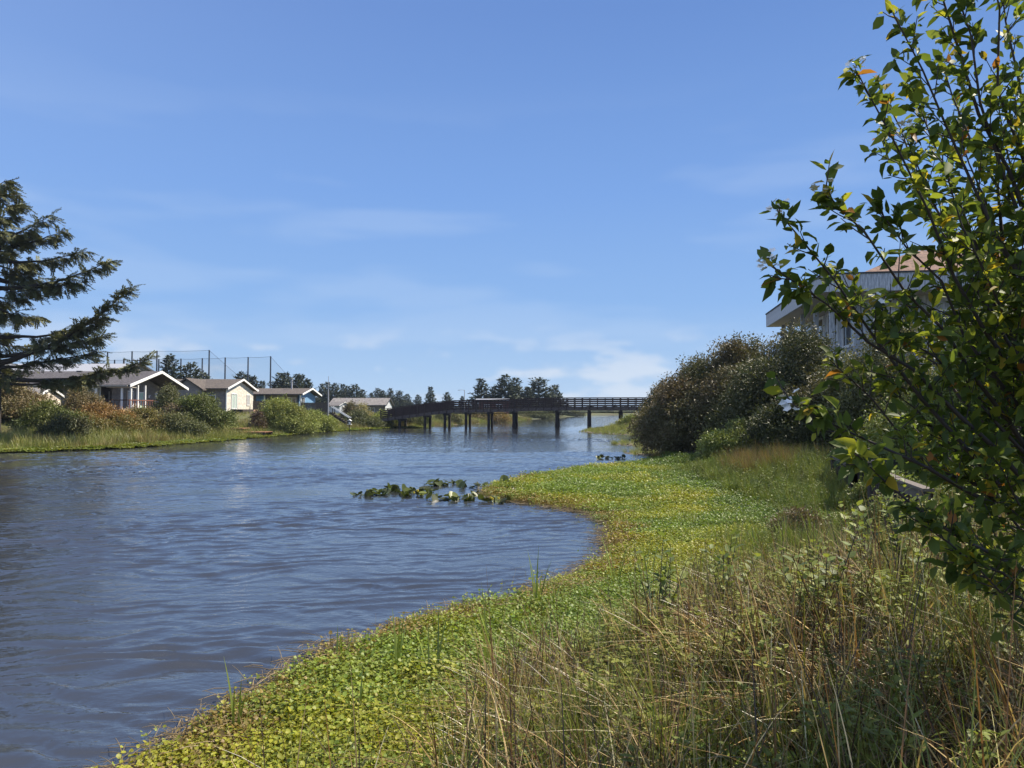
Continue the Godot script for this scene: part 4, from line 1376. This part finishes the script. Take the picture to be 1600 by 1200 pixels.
func make_mat() -> void:
	var r := RandomNumberGenerator.new()
	r.seed = 33
	var pick := FastNoiseLite.new()
	pick.seed = 14
	pick.frequency = 0.22
	pick.fractal_octaves = 4
	var kinds := [pennywort(r, 200, 0.25, 0.0, 0.09, 0.022), pennywort(r, 220, 0.25, 0.0, 0.075, 0.019), pennywort(r, 120, 0.25, 0.02, 0.14, 0.030)]
	var xf := [[], [], []]
	var cols := [[], [], []]
	var sx := []
	var sc := []
	var loose := pennywort(r, 10, 0.22, 0.01, 0.11, 0.030)
	var straw := MB.new()
	for i in 26:
		var g := r.randf_range(0.6, 1.2)
		straw.col = Color(0.33 * g, 0.25 * g, 0.13 * g)
		var a := r.randf() * TAU
		var p := Vector3(r.randf_range(-0.25, 0.25), r.randf_range(0.0, 0.045), r.randf_range(-0.25, 0.25))
		var q := p + Vector3(cos(a), r.randf_range(-0.12, 0.16), sin(a)) * r.randf_range(0.1, 0.3)
		straw.tube([p, (p + q) / 2 + Vector3(0, 0.01, 0), q], [0.0028, 0.0028, 0.0018], 4)
	var dx := []
	var dc := []
	var grass_xf := []
	var grass_col := []
	var yellow := Color(0.33, 0.335, 0.034)
	var green := Color(0.185, 0.265, 0.042)
	var deep := Color(0.085, 0.145, 0.030)
	for i in 30000:
		var z := -3.2 - 34.5 * pow(r.randf(), 1.25)
		var x := r.randf_range(-3.6, 10.0)
		if absf(x) > 0.74 * -z + 0.6: continue
		var s := shoredist(x, z)
		if s < -0.55 or not onright(x, z): continue
		var n := pick.get_noise_2d(x, z)
		var p := Vector3(x, maxf(hill(x, z, s), 0.005), z)
		s += 0.22 * pick.get_noise_2d(x * 9.0, z * 9.0)
		if s < 0.06:
			if r.randf() < 0.22 * smoothstep(-0.55, 0.0, s): put(sx, sc, r, p, 1.0, yellow.lerp(green, r.randf()))
			if s > -0.22 and r.randf() < 0.5: put(dx, dc, r, p, 1.0)
			continue
		var edge := 4.1 if z > -11.0 else (4.2 if z > -14.0 else 20.0)
		if z < -14.0 and x > 7.8 + n * 2.0: continue
		if s > edge + n: continue
		var far := smoothstep(-12.0, -24.0, z)
		if far > 0.0 and r.randf() < far * 0.45: continue
		var c := yellow.lerp(green, clampf(0.45 + n * 2.0 + r.randfn() * 0.28 + smoothstep(-13.0, -20.0, z) * 0.35, 0.0, 1.0))
		if z < -12.0: c = c.lerp(deep, clampf(smoothstep(3.8, 6.5, x + n * 1.5) * 0.7 + r.randfn() * 0.15, 0.0, 0.8))
		if s < 0.5 and r.randf() < 0.35:
			c = Color(0.27, 0.20, 0.06)
			if r.randf() < 0.4: put(dx, dc, r, p + Vector3(0, 0.03, 0), 1.0)
		if pick.get_noise_2d(x * 6.0 + 40.0, z * 6.0) < -0.34: continue
		if r.randf() < 0.10 and s > 0.4: put(grass_xf, grass_col, r, p, 0.55, Color(1, 1, 1), 0.3)
		var w := 2 if r.randf() < 0.28 else (i % 2)
		put(xf[w], cols[w], r, p, lerpf(1.0, 1.5, far), c, 0.2)
	stuff("sprouting_grass", tuft(r, 14, 0.12, 0.2, 0.55, 0.008, 0.6, [Color(0.20, 0.25, 0.05), Color(0.30, 0.29, 0.09), Color(0.36, 0.27, 0.13)], 4), M.grass_blades, grass_xf, grass_col)
	for w in 3: stuff("pennywort", kinds[w], M.mat_leaves, xf[w], cols[w])
	stuff("loose_pennywort", loose, M.mat_leaves, sx, sc)
	stuff("dead_stems", straw.mesh(), M.grass_blades, dx, dc)

func make_foreground_grass() -> void:
	var r := RandomNumberGenerator.new()
	r.seed = 8
	var pick := FastNoiseLite.new()
	pick.seed = 3
	pick.frequency = 0.30
	pick.fractal_octaves = 3
	var brown := [Color(0.161, 0.092, 0.044), Color(0.310, 0.196, 0.086), Color(0.680, 0.621, 0.402), Color(0.575, 0.425, 0.207), Color(0.437, 0.310, 0.138), Color(0.052, 0.034, 0.022), Color(0.207, 0.207, 0.048), Color(0.218, 0.115, 0.048), Color(0.063, 0.048, 0.024)]
	var mixed := [Color(0.15, 0.19, 0.04), Color(0.21, 0.22, 0.06), Color(0.28, 0.235, 0.12), Color(0.12, 0.14, 0.035), Color(0.17, 0.13, 0.06)]
	var green := [Color(0.16, 0.21, 0.04), Color(0.12, 0.17, 0.03), Color(0.23, 0.25, 0.06)]
	var kb := [tuft(r, 26, 0.22, 0.30, 0.85, 0.0125, 1.3, brown, 6), tuft(r, 26, 0.30, 0.25, 0.80, 0.0115, 2.0, brown, 6), tuft(r, 20, 0.18, 0.4, 0.95, 0.0125, 0.8, brown, 6)]
	var km := [tuft(r, 46, 0.20, 0.22, 0.60, 0.008, 0.8, mixed, 4), tuft(r, 40, 0.18, 0.30, 0.72, 0.009, 0.5, green, 4)]
	var tall := tuft(r, 60, 0.26, 0.55, 1.05, 0.014, 0.45, [Color(0.21, 0.135, 0.06), Color(0.26, 0.185, 0.08), Color(0.16, 0.13, 0.045)], 4)
	var leafy := herb(r)
	var bxf := [[], [], []]
	var bc := [[], [], []]
	var mx := [[], []]
	var mc := [[], []]
	var hx := []
	var hc := []
	var gx := []
	var gc := []
	for i in 6000:
		var z := r.randf_range(-2.5, -19.0)
		var x := r.randf_range(-1.6, 11.0)
		if absf(x) > 0.74 * -z + 1.2: continue
		var s := shoredist(x, z)
		if s < 0.8 or not onright(x, z): continue
		var n := pick.get_noise_2d(x, z)
		var p := Vector3(x, hill(x, z, s), z)
		var start := lerpf(2.1, 2.35, smoothstep(-4.5, -6.5, z)) + n * 1.0
		if z > -9.6 + n * 2.0:
			if s < start: continue
			if Vector2(x, z).length() < 2.5: continue
			var w := r.randi() % 3
			if r.randf() < (0.5 if n > 0.12 else 0.08):
				var q := r.randi() % 2
				put(mx[q], mc[q], r, p, 1.0)
				continue
			put(bxf[w], bc[w], r, p, 0.92, Color(1, 1, 1), 0.25)
		else:
			if z < -13.5 and x < 6.6 + n * 2.0: continue
			if s < 2.0 + n: continue
			if r.randf() < 0.35: continue
			if r.randf() < 0.4:
				put(hx, hc, r, p, 1.0, Color(0.12, 0.155, 0.035).lerp(Color(0.19, 0.20, 0.045), r.randf()), 0.25)
			else:
				put(mx[1], mc[1], r, p, 0.9)
	for w in 3: stuff("sedge", kb[w], M.grass_blades, bxf[w], bc[w])
	for w in 2: stuff("green_grass", km[w], M.grass_blades, mx[w], mc[w])
	for i in 900:
		var z := r.randf_range(-18.0, -28.0)
		var x := r.randf_range(6.3, 13.0)
		if r.randf() < 0.45: put(hx, hc, r, Vector3(x, gy(x, z), z), 1.4, Color(0.15, 0.18, 0.045), 0.3)
		else: put(gx, gc, r, Vector3(x, gy(x, z), z), 1.0, Color(1, 1, 1), 0.25)
	stuff("bank_grass", km[1], M.grass_blades, gx, gc)
	for i in 400:
		var z := r.randf_range(-3.0, -9.5)
		var x := r.randf_range(0.6, 6.0)
		var s := shoredist(x, z)
		if s < 2.4 or absf(x) > 0.74 * -z + 0.6 or Vector2(x, z).length() < 2.8: continue
		put(hx, hc, r, Vector3(x, hill(x, z, s) + 0.12, z), 1.1, Color(0.18, 0.22, 0.045).lerp(Color(0.28, 0.29, 0.06), r.randf()), 0.25)
	stuff("leafy_herbs", leafy, M.sapling_leaves, hx, hc)
	var tx := []
	var tc := []
	for i in 150:
		var z := r.randf_range(-23.5, -28.0)
		var x := r.randf_range(7.6, 10.4) - (z + 26.0) * 0.08
		if pick.get_noise_2d(x * 2.0, z) < -0.18: continue
		put(tx, tc, r, Vector3(x, gy(x, z), z), 0.72, Color(1, 1, 1), 0.25)
	stuff("tussock_grass", tall, M.grass_blades, tx, tc)

func herb(r: RandomNumberGenerator) -> ArrayMesh:
	var b := MB.new()
	for k in 5:
		var a := r.randf() * TAU
		var top := Vector3(cos(a) * 0.16, r.randf_range(0.2, 0.42), sin(a) * 0.16)
		b.col = Color(0.8, 0.7, 0.6)
		b.tube([Vector3(top.x * 0.2, -0.05, top.z * 0.2), top], [0.003, 0.002], 4)
		for i in 9:
			var g := r.randf_range(0.75, 1.3)
			b.col = Color(g, g, g)
			var t := r.randf_range(0.35, 1.0)
			var c := r.randf() * TAU
			var f := Vector3(cos(c), r.randf_range(0.1, 0.7), sin(c)).normalized()
			var u := (Vector3.UP - f * f.y).normalized()
			b.leaf(top * t, f, u, r.randf_range(0.035, 0.065), r.randf_range(0.018, 0.03))
	return b.mesh()

# yellow pond lilies: each plant a few cupped heart-shaped leaves held over the water
func lily_leaf(r: RandomNumberGenerator, c: Color) -> ArrayMesh:
	var b := MB.new()
	b.col = c
	var k := 0
	b.v.append(Vector3.ZERO); b.n.append(Vector3.UP); b.c.append(c)
	for ring in [[0.55, 0.02], [1.0, 0.17]]:
		for s in 13:
			var t := lerpf(0.22, TAU - 0.22, s / 12.0)
			var l := 1.0 + 0.22 * cos(t + PI) - 0.0
			if s == 0 or s == 12: l *= 0.92
			var p := Vector3(sin(t) * 0.82 * ring[0], ring[1] * (0.5 + absf(sin(t)) * 1.3), cos(t) * l * ring[0])
			b.v.append(p)
			b.n.append(Vector3(-p.x * 0.3, 1.0, -p.z * 0.05).normalized())
			b.c.append(c)
	for s in 12:
		b.ix.append_array([0, 2 + s, 1 + s])
		b.ix.append_array([1 + s, 2 + s, 15 + s, 1 + s, 15 + s, 14 + s])
	return b.mesh()

func make_lilies() -> void:
	var r := RandomNumberGenerator.new()
	r.seed = 61
	var leaves := []
	for c in [Color(0.045, 0.062, 0.016), Color(0.070, 0.092, 0.022), Color(0.12, 0.145, 0.03), Color(0.034, 0.042, 0.014)]:
		leaves.append(lily_leaf(r, c))
	var list := [
		[-4.45, -22.3, "pond lily clump at the open-water tip of the lily patch", 6, 0.2], [-4.1, -22.7, "second pond lily clump from the open-water tip", 6, 0.2], [-3.9, -23.9, "pond lily clump on the tip's far side, leaves rolled upright", 5, 0.2],
		[-3.5, -23.4, "pond lily clump behind the tip of the lily patch", 6, 0.2], [-3.0, -22.2, "low pond lily clump in the near row with a yellow bud", 6, 0.2], [-2.7, -23.4, "pond lily clump in the middle of the lily patch", 5, 0.2],
		[-2.65, -25.4, "tall pond lily clump at the far side of the lily patch", 7, 0.22], [-2.2, -25.7, "pond lily clump right of the tall far clump", 5, 0.2], [-2.0, -21.5, "small pond lily clump standing alone in the near row", 3, 0.2],
		[-1.5, -21.2, "pond lily clump in the near row next to the water plants", 5, 0.2], [-1.25, -24.7, "pond lily clump at the far tip of the water plants", 6, 0.2], [-0.8, -22.3, "pond lily clump among brown stems at the spit's tip", 6, 0.2],
		[-0.5, -20.8, "pond lily clump with yellow flowers at the spit's near edge", 6, 0.2], [-0.25, -24.0, "pond lily clump with one large upright leaf", 5, 0.26], [0.35, -23.1, "pond lily clump with arching leaves on the spit", 5, 0.24],
		[1.3, -21.0, "pond lily clump where the spit joins the green mat", 5, 0.2], [0.15, -22.2, "pond lily clump in the middle of the spit", 5, 0.2], [0.65, -21.2, "pond lily clump with withered leaf at the spit's near shore", 5, 0.2], [-27.6, -48.6, "pond lily clump floating off the far shore grass", 8, 0.26], [-26.2, -50.2, "pond lily clump against the far shore left of the dock", 8, 0.26],
		[-29.2, -45.2, "thin row of pond lily leaves off the far shore below the spruce", 6, 0.2], [4.75, -39.0, "pond lily leaves in a dark line off the shrub shore", 6, 0.18], [5.6, -39.0, "second dark line of pond lily leaves off the shrub shore", 6, 0.18]]
	for a in list:
		var t := thing("pond_lily", a[2], "water plant", Vector3(a[0], 0.0, a[1]), 0.0, "yellow pond lilies")
		for k in a[3] + 6:
			var p := Vector3(r.randf_range(-0.42, 0.42), r.randf_range(0.01, 0.11), r.randf_range(-0.4, 0.4))
			var o := part("leaf", leaves[r.randi() % 4], M.lily_leaves, t, p)
			var s: float = a[4] * r.randf_range(0.4, 0.8)
			o.basis = (Basis(Vector3.UP, r.randf() * TAU) * Basis(Vector3.RIGHT, (r.randf_range(0.05, 0.5) if r.randf() < 0.55 else r.randf_range(0.5, 1.3)) * (1.0 if r.randf() > 0.4 else -1.0)) * Basis(Vector3.BACK, r.randf_range(-0.5, 0.5))).scaled(Vector3.ONE * s)
			var st := MB.new()
			st.col = Color(0.08, 0.085, 0.03)
			st.tube([Vector3(p.x * 0.5, -0.35, p.z * 0.5), Vector3(p.x * 0.85, p.y * 0.4, p.z * 0.85), p], [0.008, 0.007, 0.006], 5)
			part("stalk", st, M.lily_leaves, t)
		if "yellow" in a[2]:
			for k in 3:
				var b := MB.new()
				var c := Vector3(r.randf_range(-0.35, 0.35), r.randf_range(0.1, 0.17), r.randf_range(0.0, 0.3))
				b.tube([c - Vector3(0, 0.03, 0), c, c + Vector3(0, 0.03, 0)], [0.012, 0.035, 0.026], 8)
				part("flower", b, M.lily_flower, t)
				var st := MB.new()
				st.col = Color(0.08, 0.085, 0.03)
				st.tube([Vector3(c.x, -0.3, c.z), c - Vector3(0, 0.03, 0)], [0.006, 0.006], 5)
				part("stalk", st, M.lily_leaves, t)
		if "large" in a[2]:
			var o := part("leaf", leaves[2], M.lily_leaves, t, Vector3(0, 0.20, 0))
			o.basis = (Basis(Vector3.UP, 0.3) * Basis(Vector3.RIGHT, 1.25)).scaled(Vector3.ONE * 0.24)

func make_reeds() -> void:
	var r := RandomNumberGenerator.new()
	r.seed = 17
	var list := [
		[-2.17, -5.9, 3, 0.62, "arching pale cattail shoot nearest the water's edge"], [-1.28, -6.05, 2, 0.5, "short cattail shoot leaning over the yellow-green water plants"], [-1.11, -7.25, 3, 0.75, "pair of pale cattail blades in the water plants, bent at the tips"],
		[-0.72, -6.9, 4, 0.85, "dark cattail fan spreading in a V over the water plants"], [-0.2, -7.1, 3, 1.08, "tallest cattail shoot standing clear against the water"], [0.33, -9.5, 6, 0.8, "cattail fan at the shore where the blades cross the ripples"],
		[0.5, -9.3, 3, 0.6, "small cattail shoot just right of the shore fan"], [1.5, -10.7, 3, 0.85, "dark cattail shoot leaning right at the inlet's corner"], [2.02, -11.1, 3, 0.8, "upright cattail shoot at the edge of the sedge near the inlet"],
		[3.96, -12.0, 7, 0.8, "bright green reed tuft in the mixed grass"], [4.6, -12.5, 8, 0.85, "bright green reed tuft right of the other in the mixed grass"], [5.3, -13.1, 7, 0.8, "bright green reed tuft below the dock railing"], [-1.75, -7.6, 2, 0.4, "tiny cattail shoot at the brown edge of the water plants"]]
	for a in list:
		var g := maxf(gy(a[0], a[1]), 0.02)
		var t := thing("cattail", a[4], "cattail", Vector3(a[0], g, a[1]), 0.0, "cattail shoots")
		for k in a[2] + 2:
			var b := MB.new()
			var v := r.randf_range(0.75, 1.25)
			b.col = Color(0.21 * v, 0.265 * v, 0.055 * v)
			var c := r.randf() * TAU
			b.blade(Vector3(r.randf_range(-0.05, 0.05), -0.08, r.randf_range(-0.05, 0.05)), Vector3(cos(c), 0, sin(c)), a[3] * r.randf_range(0.75, 1.15), r.randf_range(0.018, 0.026), r.randf_range(0.03, 0.26), 8, 0.97)
			part("blade", b, M.grass_blades, t)

func make_saplings() -> void:
	var r := RandomNumberGenerator.new()
	r.seed = 23
	var kinds := []
	for c in [Color(0.17, 0.22, 0.06), Color(0.25, 0.29, 0.07), Color(0.12, 0.16, 0.05)]:
		var b := MB.new()
		b.col = c
		b.leaf(Vector3.ZERO, Vector3(0, 0, -1), Vector3.UP, 1.0, 0.55, 0.10, 0.18)
		kinds.append(b.mesh())
	var list := [[1.28, -6.6, 0.95, 8, "grey-green willow sapling beside the water plants"], [1.95, -6.9, 0.85, 7, "second grey-green willow sapling, among the sedge"], [2.3, -5.5, 0.75, 6, "pale willow sapling in the middle of the brown sedge"], [3.2, -6.0, 0.8, 7, "broad-leaved willow sapling below the crabapple tree"], [3.7, -7.7, 0.8, 6, "willow sapling in the shade left of the crabapple"], [4.9, -9.4, 1.1, 9, "large pale-leaved sapling in front of the dock railing"], [2.75, -7.2, 0.7, 5, "small bright willow sapling in the sedge"]]
	for a in list:
		var t := thing("willow_sapling", a[4], "sapling", Vector3(a[0], gy(a[0], a[1]), a[1]), 0.0, "willow saplings in the sedge")
		for k in a[3]:
			var c := r.randf() * TAU
			var out := Vector3(cos(c), 0, sin(c)) * r.randf_range(0.1, 0.42)
			var top := out + Vector3(0, a[2] * r.randf_range(0.75, 1.25), 0)
			var pts := [Vector3(out.x * 0.1, -0.1, out.z * 0.1), Vector3(out.x * 0.4, top.y * 0.5, out.z * 0.4), top]
			var b := MB.new()
			b.tube(pts, [0.007, 0.005, 0.0025], 5)
			part("stem", b, M.twig, t)
			for i in 12:
				var f := lerpf(0.5, 1.0, i / 11.0)
				var p: Vector3 = (pts[1] as Vector3).lerp(pts[2], (f - 0.5) * 2.0)
				var q := i * 2.4 + r.randf()
				var d := Vector3(cos(q), r.randf_range(0.2, 1.0), sin(q)).normalized()
				var u := (Vector3.UP + Vector3(r.randfn(), 0, r.randfn()) * 0.2 - d * d.y).normalized()
				u = (u - d * u.dot(d)).normalized()
				var o := part("leaf", kinds[r.randi() % 3], M.sapling_leaves, t, p)
				o.basis = Basis(d.cross(u), u, -d).scaled(Vector3.ONE * r.randf_range(0.075, 0.125))

func make_dock_railing() -> void:
	var t := thing("dock_railing", "old weathered dock railing with plank cap and thin balusters, overgrown on the right bank", "railing", Vector3(7.8, 0.35, -16.8))
	var runs := [[Vector3(1.3, 1.05, -4.1), Vector3(0, 1.05, 0)], [Vector3(0, 1.05, 0), Vector3(1.7, 1.05, -1.1)], [Vector3(-0.5, 1.05, 1.8), Vector3(-1.6, 1.05, 5.8)]]
	for q in runs:
		var p: Vector3 = q[0]
		var e: Vector3 = q[1]
		var l := p.distance_to(e)
		var d := (e - p) / l
		bm("cap_plank", p, p + d * (l * 0.52 - 0.01), 0.17, 0.045, M.old_wood, t)
		bm("cap_plank", p + d * (l * 0.52 + 0.01) + Vector3(0, -0.008, 0), e, 0.16, 0.045, M.old_wood, t)
		bm("side_rail", p + Vector3(0, -0.12, 0), e + Vector3(0, -0.12, 0), 0.045, 0.14, M.old_wood, t)
		bm("bottom_rail", p + Vector3(0, -0.72, 0), e + Vector3(0, -0.72, 0), 0.045, 0.09, M.dark_wood, t)
		var n := int(l / 0.17)
		for k in n:
			var c := p + d * (k + 0.5) * l / n
			bx("baluster", c + Vector3(0, -0.44, 0.05), Vector3(0.032, 0.62, 0.032), M.dark_wood, t)
		for k in 3:
			var c := p + d * l * k * 0.5
			bx("post", c + Vector3(0.02, -0.75, -0.06), Vector3(0.11, 1.4, 0.11), M.dark_wood, t)
	var dk := thing("old_dock", "sunken plank walkway of weathered boards behind the dock railing", "walkway", Vector3(8.3, 0.32, -13.5), 0.26)
	for k in 26:
		bx("plank", Vector3(0, 0.12 + rf(-0.01, 0.01), 2.6 - k * 0.19), Vector3(1.3 + rf(-0.06, 0.06), 0.04, 0.175), M.old_wood, dk)
	for x in [-0.5, 0.5]:
		bm("joist", Vector3(x, 0.02, 2.8), Vector3(x, 0.02, -2.4), 0.08, 0.15, M.dark_wood, dk)
		for z in [2.4, 0.0, -2.2]:
			bx("post", Vector3(x, -0.3, z), Vector3(0.12, 0.6, 0.12), M.dark_wood, dk)

# ------------------------------------------------------------------ crabapple in front on the right
func make_crabapple() -> void:
	var r := RandomNumberGenerator.new()
	r.seed = 44
	var foot := Vector3(3.1, gy(3.1, -4.0), -4.0)
	var t := thing("crabapple_tree", "crabapple tree with backlit glossy leaves and white blossom beside the viewer", "tree", foot)
	var crotch := Vector3(3.0, 1.5, -4.0) - foot
	var tr := MB.new()
	tr.tube([Vector3(0.05, -0.4, 0), Vector3(0, 0.3, 0), crotch, crotch + Vector3(0.1, 0.9, -0.05), crotch + Vector3(0.15, 2.2, -0.1), crotch + Vector3(0.3, 3.6, -0.1)], [0.08, 0.065, 0.05, 0.036, 0.024, 0.008], 8)
	part("trunk", tr, M.bark, t)
	var tips := [[1.95, 4.63, -3.7, 1.9], [1.62, 4.18, -3.4, 1.2], [1.41, 3.58, -3.3, 0.9], [1.20, 3.50, -3.3, 0.5], [1.13, 3.23, -3.2, 0.7], [1.22, 2.62, -3.2, 0.5], [1.40, 2.42, -3.0, 0.3], [2.29, 4.95, -3.8, 2.0], [2.7, 5.1, -4.0, 2.2], [3.1, 5.1, -4.1, 2.2], [1.75, 2.12, -3.2, 0.1], [2.02, 1.95, -3.3, 0.0], [2.35, 3.85, -4.2, 1.4], [2.68, 4.35, -4.4, 1.7], [2.9, 3.55, -4.5, 1.2], [2.2, 3.2, -4.1, 0.9], [1.98, 2.76, -4.0, 0.6], [3.0, 4.6, -4.5, 1.8], [2.95, 3.9, -4.1, 1.3], [2.55, 1.85, -3.7, 0.1], [2.0, 4.0, -3.7, 1.2], [1.8, 3.6, -3.6, 1.0], [1.75, 3.1, -3.5, 0.8], [2.2, 4.4, -4.0, 1.6], [2.5, 2.9, -3.3, 0.7], [2.4, 3.5, -3.4, 1.1], [2.7, 4.0, -3.5, 1.5], [2.2, 2.4, -3.4, 0.3], [2.6, 2.3, -4.6, 0.4], [3.2, 2.9, -4.6, 0.6], [3.3, 3.6, -3.8, 1.2], [3.2, 2.4, -3.6, 0.4], [1.6, 2.85, -3.7, 0.6], [2.95, 1.75, -4.6, 0.0], [2.6, 4.7, -3.4, 1.8], [3.15, 4.3, -3.6, 1.6]]
	for k in 16:
		tips.append([r.randf_range(1.95, 3.7), r.randf_range(2.3, 5.2), r.randf_range(-3.1, -5.2), 0.0])
		tips[-1][3] = clampf((tips[-1][1] - 2.2) * 0.7, 0.0, 2.2)
	var leaves := []
	var flowers := []
	for a in tips:
		var tip := Vector3(a[0], a[1], a[2]) - foot
		var start := crotch + Vector3(0.07, a[3], -0.04)
		start = start.lerp(crotch, 0.35)
		var l := start.distance_to(tip)
		var n := 7
		var pts := bend(start, tip, 0.07 * l * r.randf_range(-0.6, 1.2), n)
		for k in range(1, n): pts[k] += Vector3(r.randfn(), r.randfn(), r.randfn()) * 0.018
		var br := MB.new()
		br.tube(pts, taper(0.005 + 0.006 * l, 0.003, n), 6)
		var m := int(l * 10.0) + 3
		for k in m:
			var f := lerpf(0.22, 1.0, (k + r.randf()) / m)
			var i0 := mini(int(f * n), n - 1)
			var p: Vector3 = (pts[i0] as Vector3).lerp(pts[i0 + 1], f * n - i0)
			var along := ((pts[i0 + 1] as Vector3) - (pts[i0] as Vector3)).normalized()
			var d := (along * 0.9 + rdir_of(r) * 0.95 + Vector3(0, 0.25, 0)).normalized()
			var tl := r.randf_range(0.06, 0.36) * (1.1 - 0.6 * f)
			br.tube([p, p + d * tl * 0.5, p + d * tl + Vector3(0, 0.01, 0)], [0.0035, 0.0028, 0.0018], 4)
			spur(r, leaves, p, p + d * tl, int(4 + tl * 22.0))
		for k in 4: spur(r, leaves, pts[n - 1] + rdir_of(r) * 0.03, tip + rdir_of(r) * 0.03, 4)
		if tips.find(a) in [3, 4, 5, 2, 20, 22, 25, 1]: flowers.append(tip)
		part("branch", br, M.twig, t)
	# leaf shapes in their own colours
	var tones := [Color(0.082, 0.120, 0.025), Color(0.125, 0.172, 0.032), Color(0.20, 0.24, 0.038), Color(0.33, 0.335, 0.042), Color(0.42, 0.31, 0.035), Color(0.34, 0.15, 0.035)]
	# three habits of leaf: flat, folded, curled
	var habit := [[0.05, 0.12, 0.60], [0.18, 0.34, 0.54], [0.42, 0.60, 0.50]]
	var plain := []
	for h in habit:
		var shape := MB.new()
		shape.leaf(Vector3.ZERO, Vector3(0, 0, -1), Vector3.UP, 1.0, h[2], h[0], h[1])
		plain.append(shape.mesh())
	var tinted := []
	for c in tones:
		for h in habit:
			var b := MB.new()
			b.col = c
			b.leaf(Vector3.ZERO, Vector3(0, 0, -1), Vector3.UP, 1.0, h[2], h[0], h[1])
			tinted.append(b.mesh())
	var eye := Vector3(0, 2.6, 0) - foot
	leaves.sort_custom(func(x, y): return (x[0] as Transform3D).origin.distance_squared_to(eye) < (y[0] as Transform3D).origin.distance_squared_to(eye))
	var xf := [[], [], []]
	var cols := [[], [], []]
	for i in leaves.size():
		var w := r.randi() % 3
		var q: float = r.randf()
		var k := 0 if q < 0.30 else 1 if q < 0.62 else 2 if q < 0.84 else 3 if q < 0.955 else 4 if q < 0.985 else 5
		if i < 300:
			var o := part("leaf", tinted[k * 3 + w], M.tree_leaves, t)
			o.transform = leaves[i][0]
		else:
			var v := r.randf_range(0.8, 1.2)
			var c: Color = tones[k]
			xf[w].append(leaves[i][0])
			cols[w].append(Color(c.r * v, c.g * v, c.b * v))
	for w in 3: stuff("foliage", plain[w], M.tree_leaves, xf[w], cols[w], t)
	for c in flowers:
		for k in 12:
			var b := MB.new()
			var p: Vector3 = c + rdir_of(r) * 0.045 + Vector3(0, 0.02, 0)
			var u := (rdir_of(r) * 0.6 + Vector3(-0.2, 0.8, 0.3)).normalized()
			var x := u.cross(Vector3(0.3, 0.1, 0.9)).normalized()
			var y := u.cross(x)
			for s in 5:
				var a := TAU * s / 5.0
				var d := x * cos(a) + y * sin(a)
				b.leaf(p, (d + u * 0.25).normalized(), (u - d * 0.25).normalized(), 0.019, 0.017, 0.0, 0.1)
			part("blossom", b, M.petal, t)

func spur(r: RandomNumberGenerator, leaves: Array, p: Vector3, q: Vector3, count: int) -> void:
	for i in count:
		var f := lerpf(0.25, 1.0, (i + r.randf()) / count)
		var d := ((q - p).normalized() * 0.7 + rdir_of(r) + Vector3(0, -0.1, 0)).normalized()
		var u := (Vector3.UP * 0.9 + rdir_of(r) * 0.8)
		u = (u - d * u.dot(d)).normalized()
		var s := r.randf_range(0.042, 0.100)
		leaves.append([Transform3D(Basis(d.cross(u) * s, u * s, -d * s), p.lerp(q, f) + d * 0.008)])
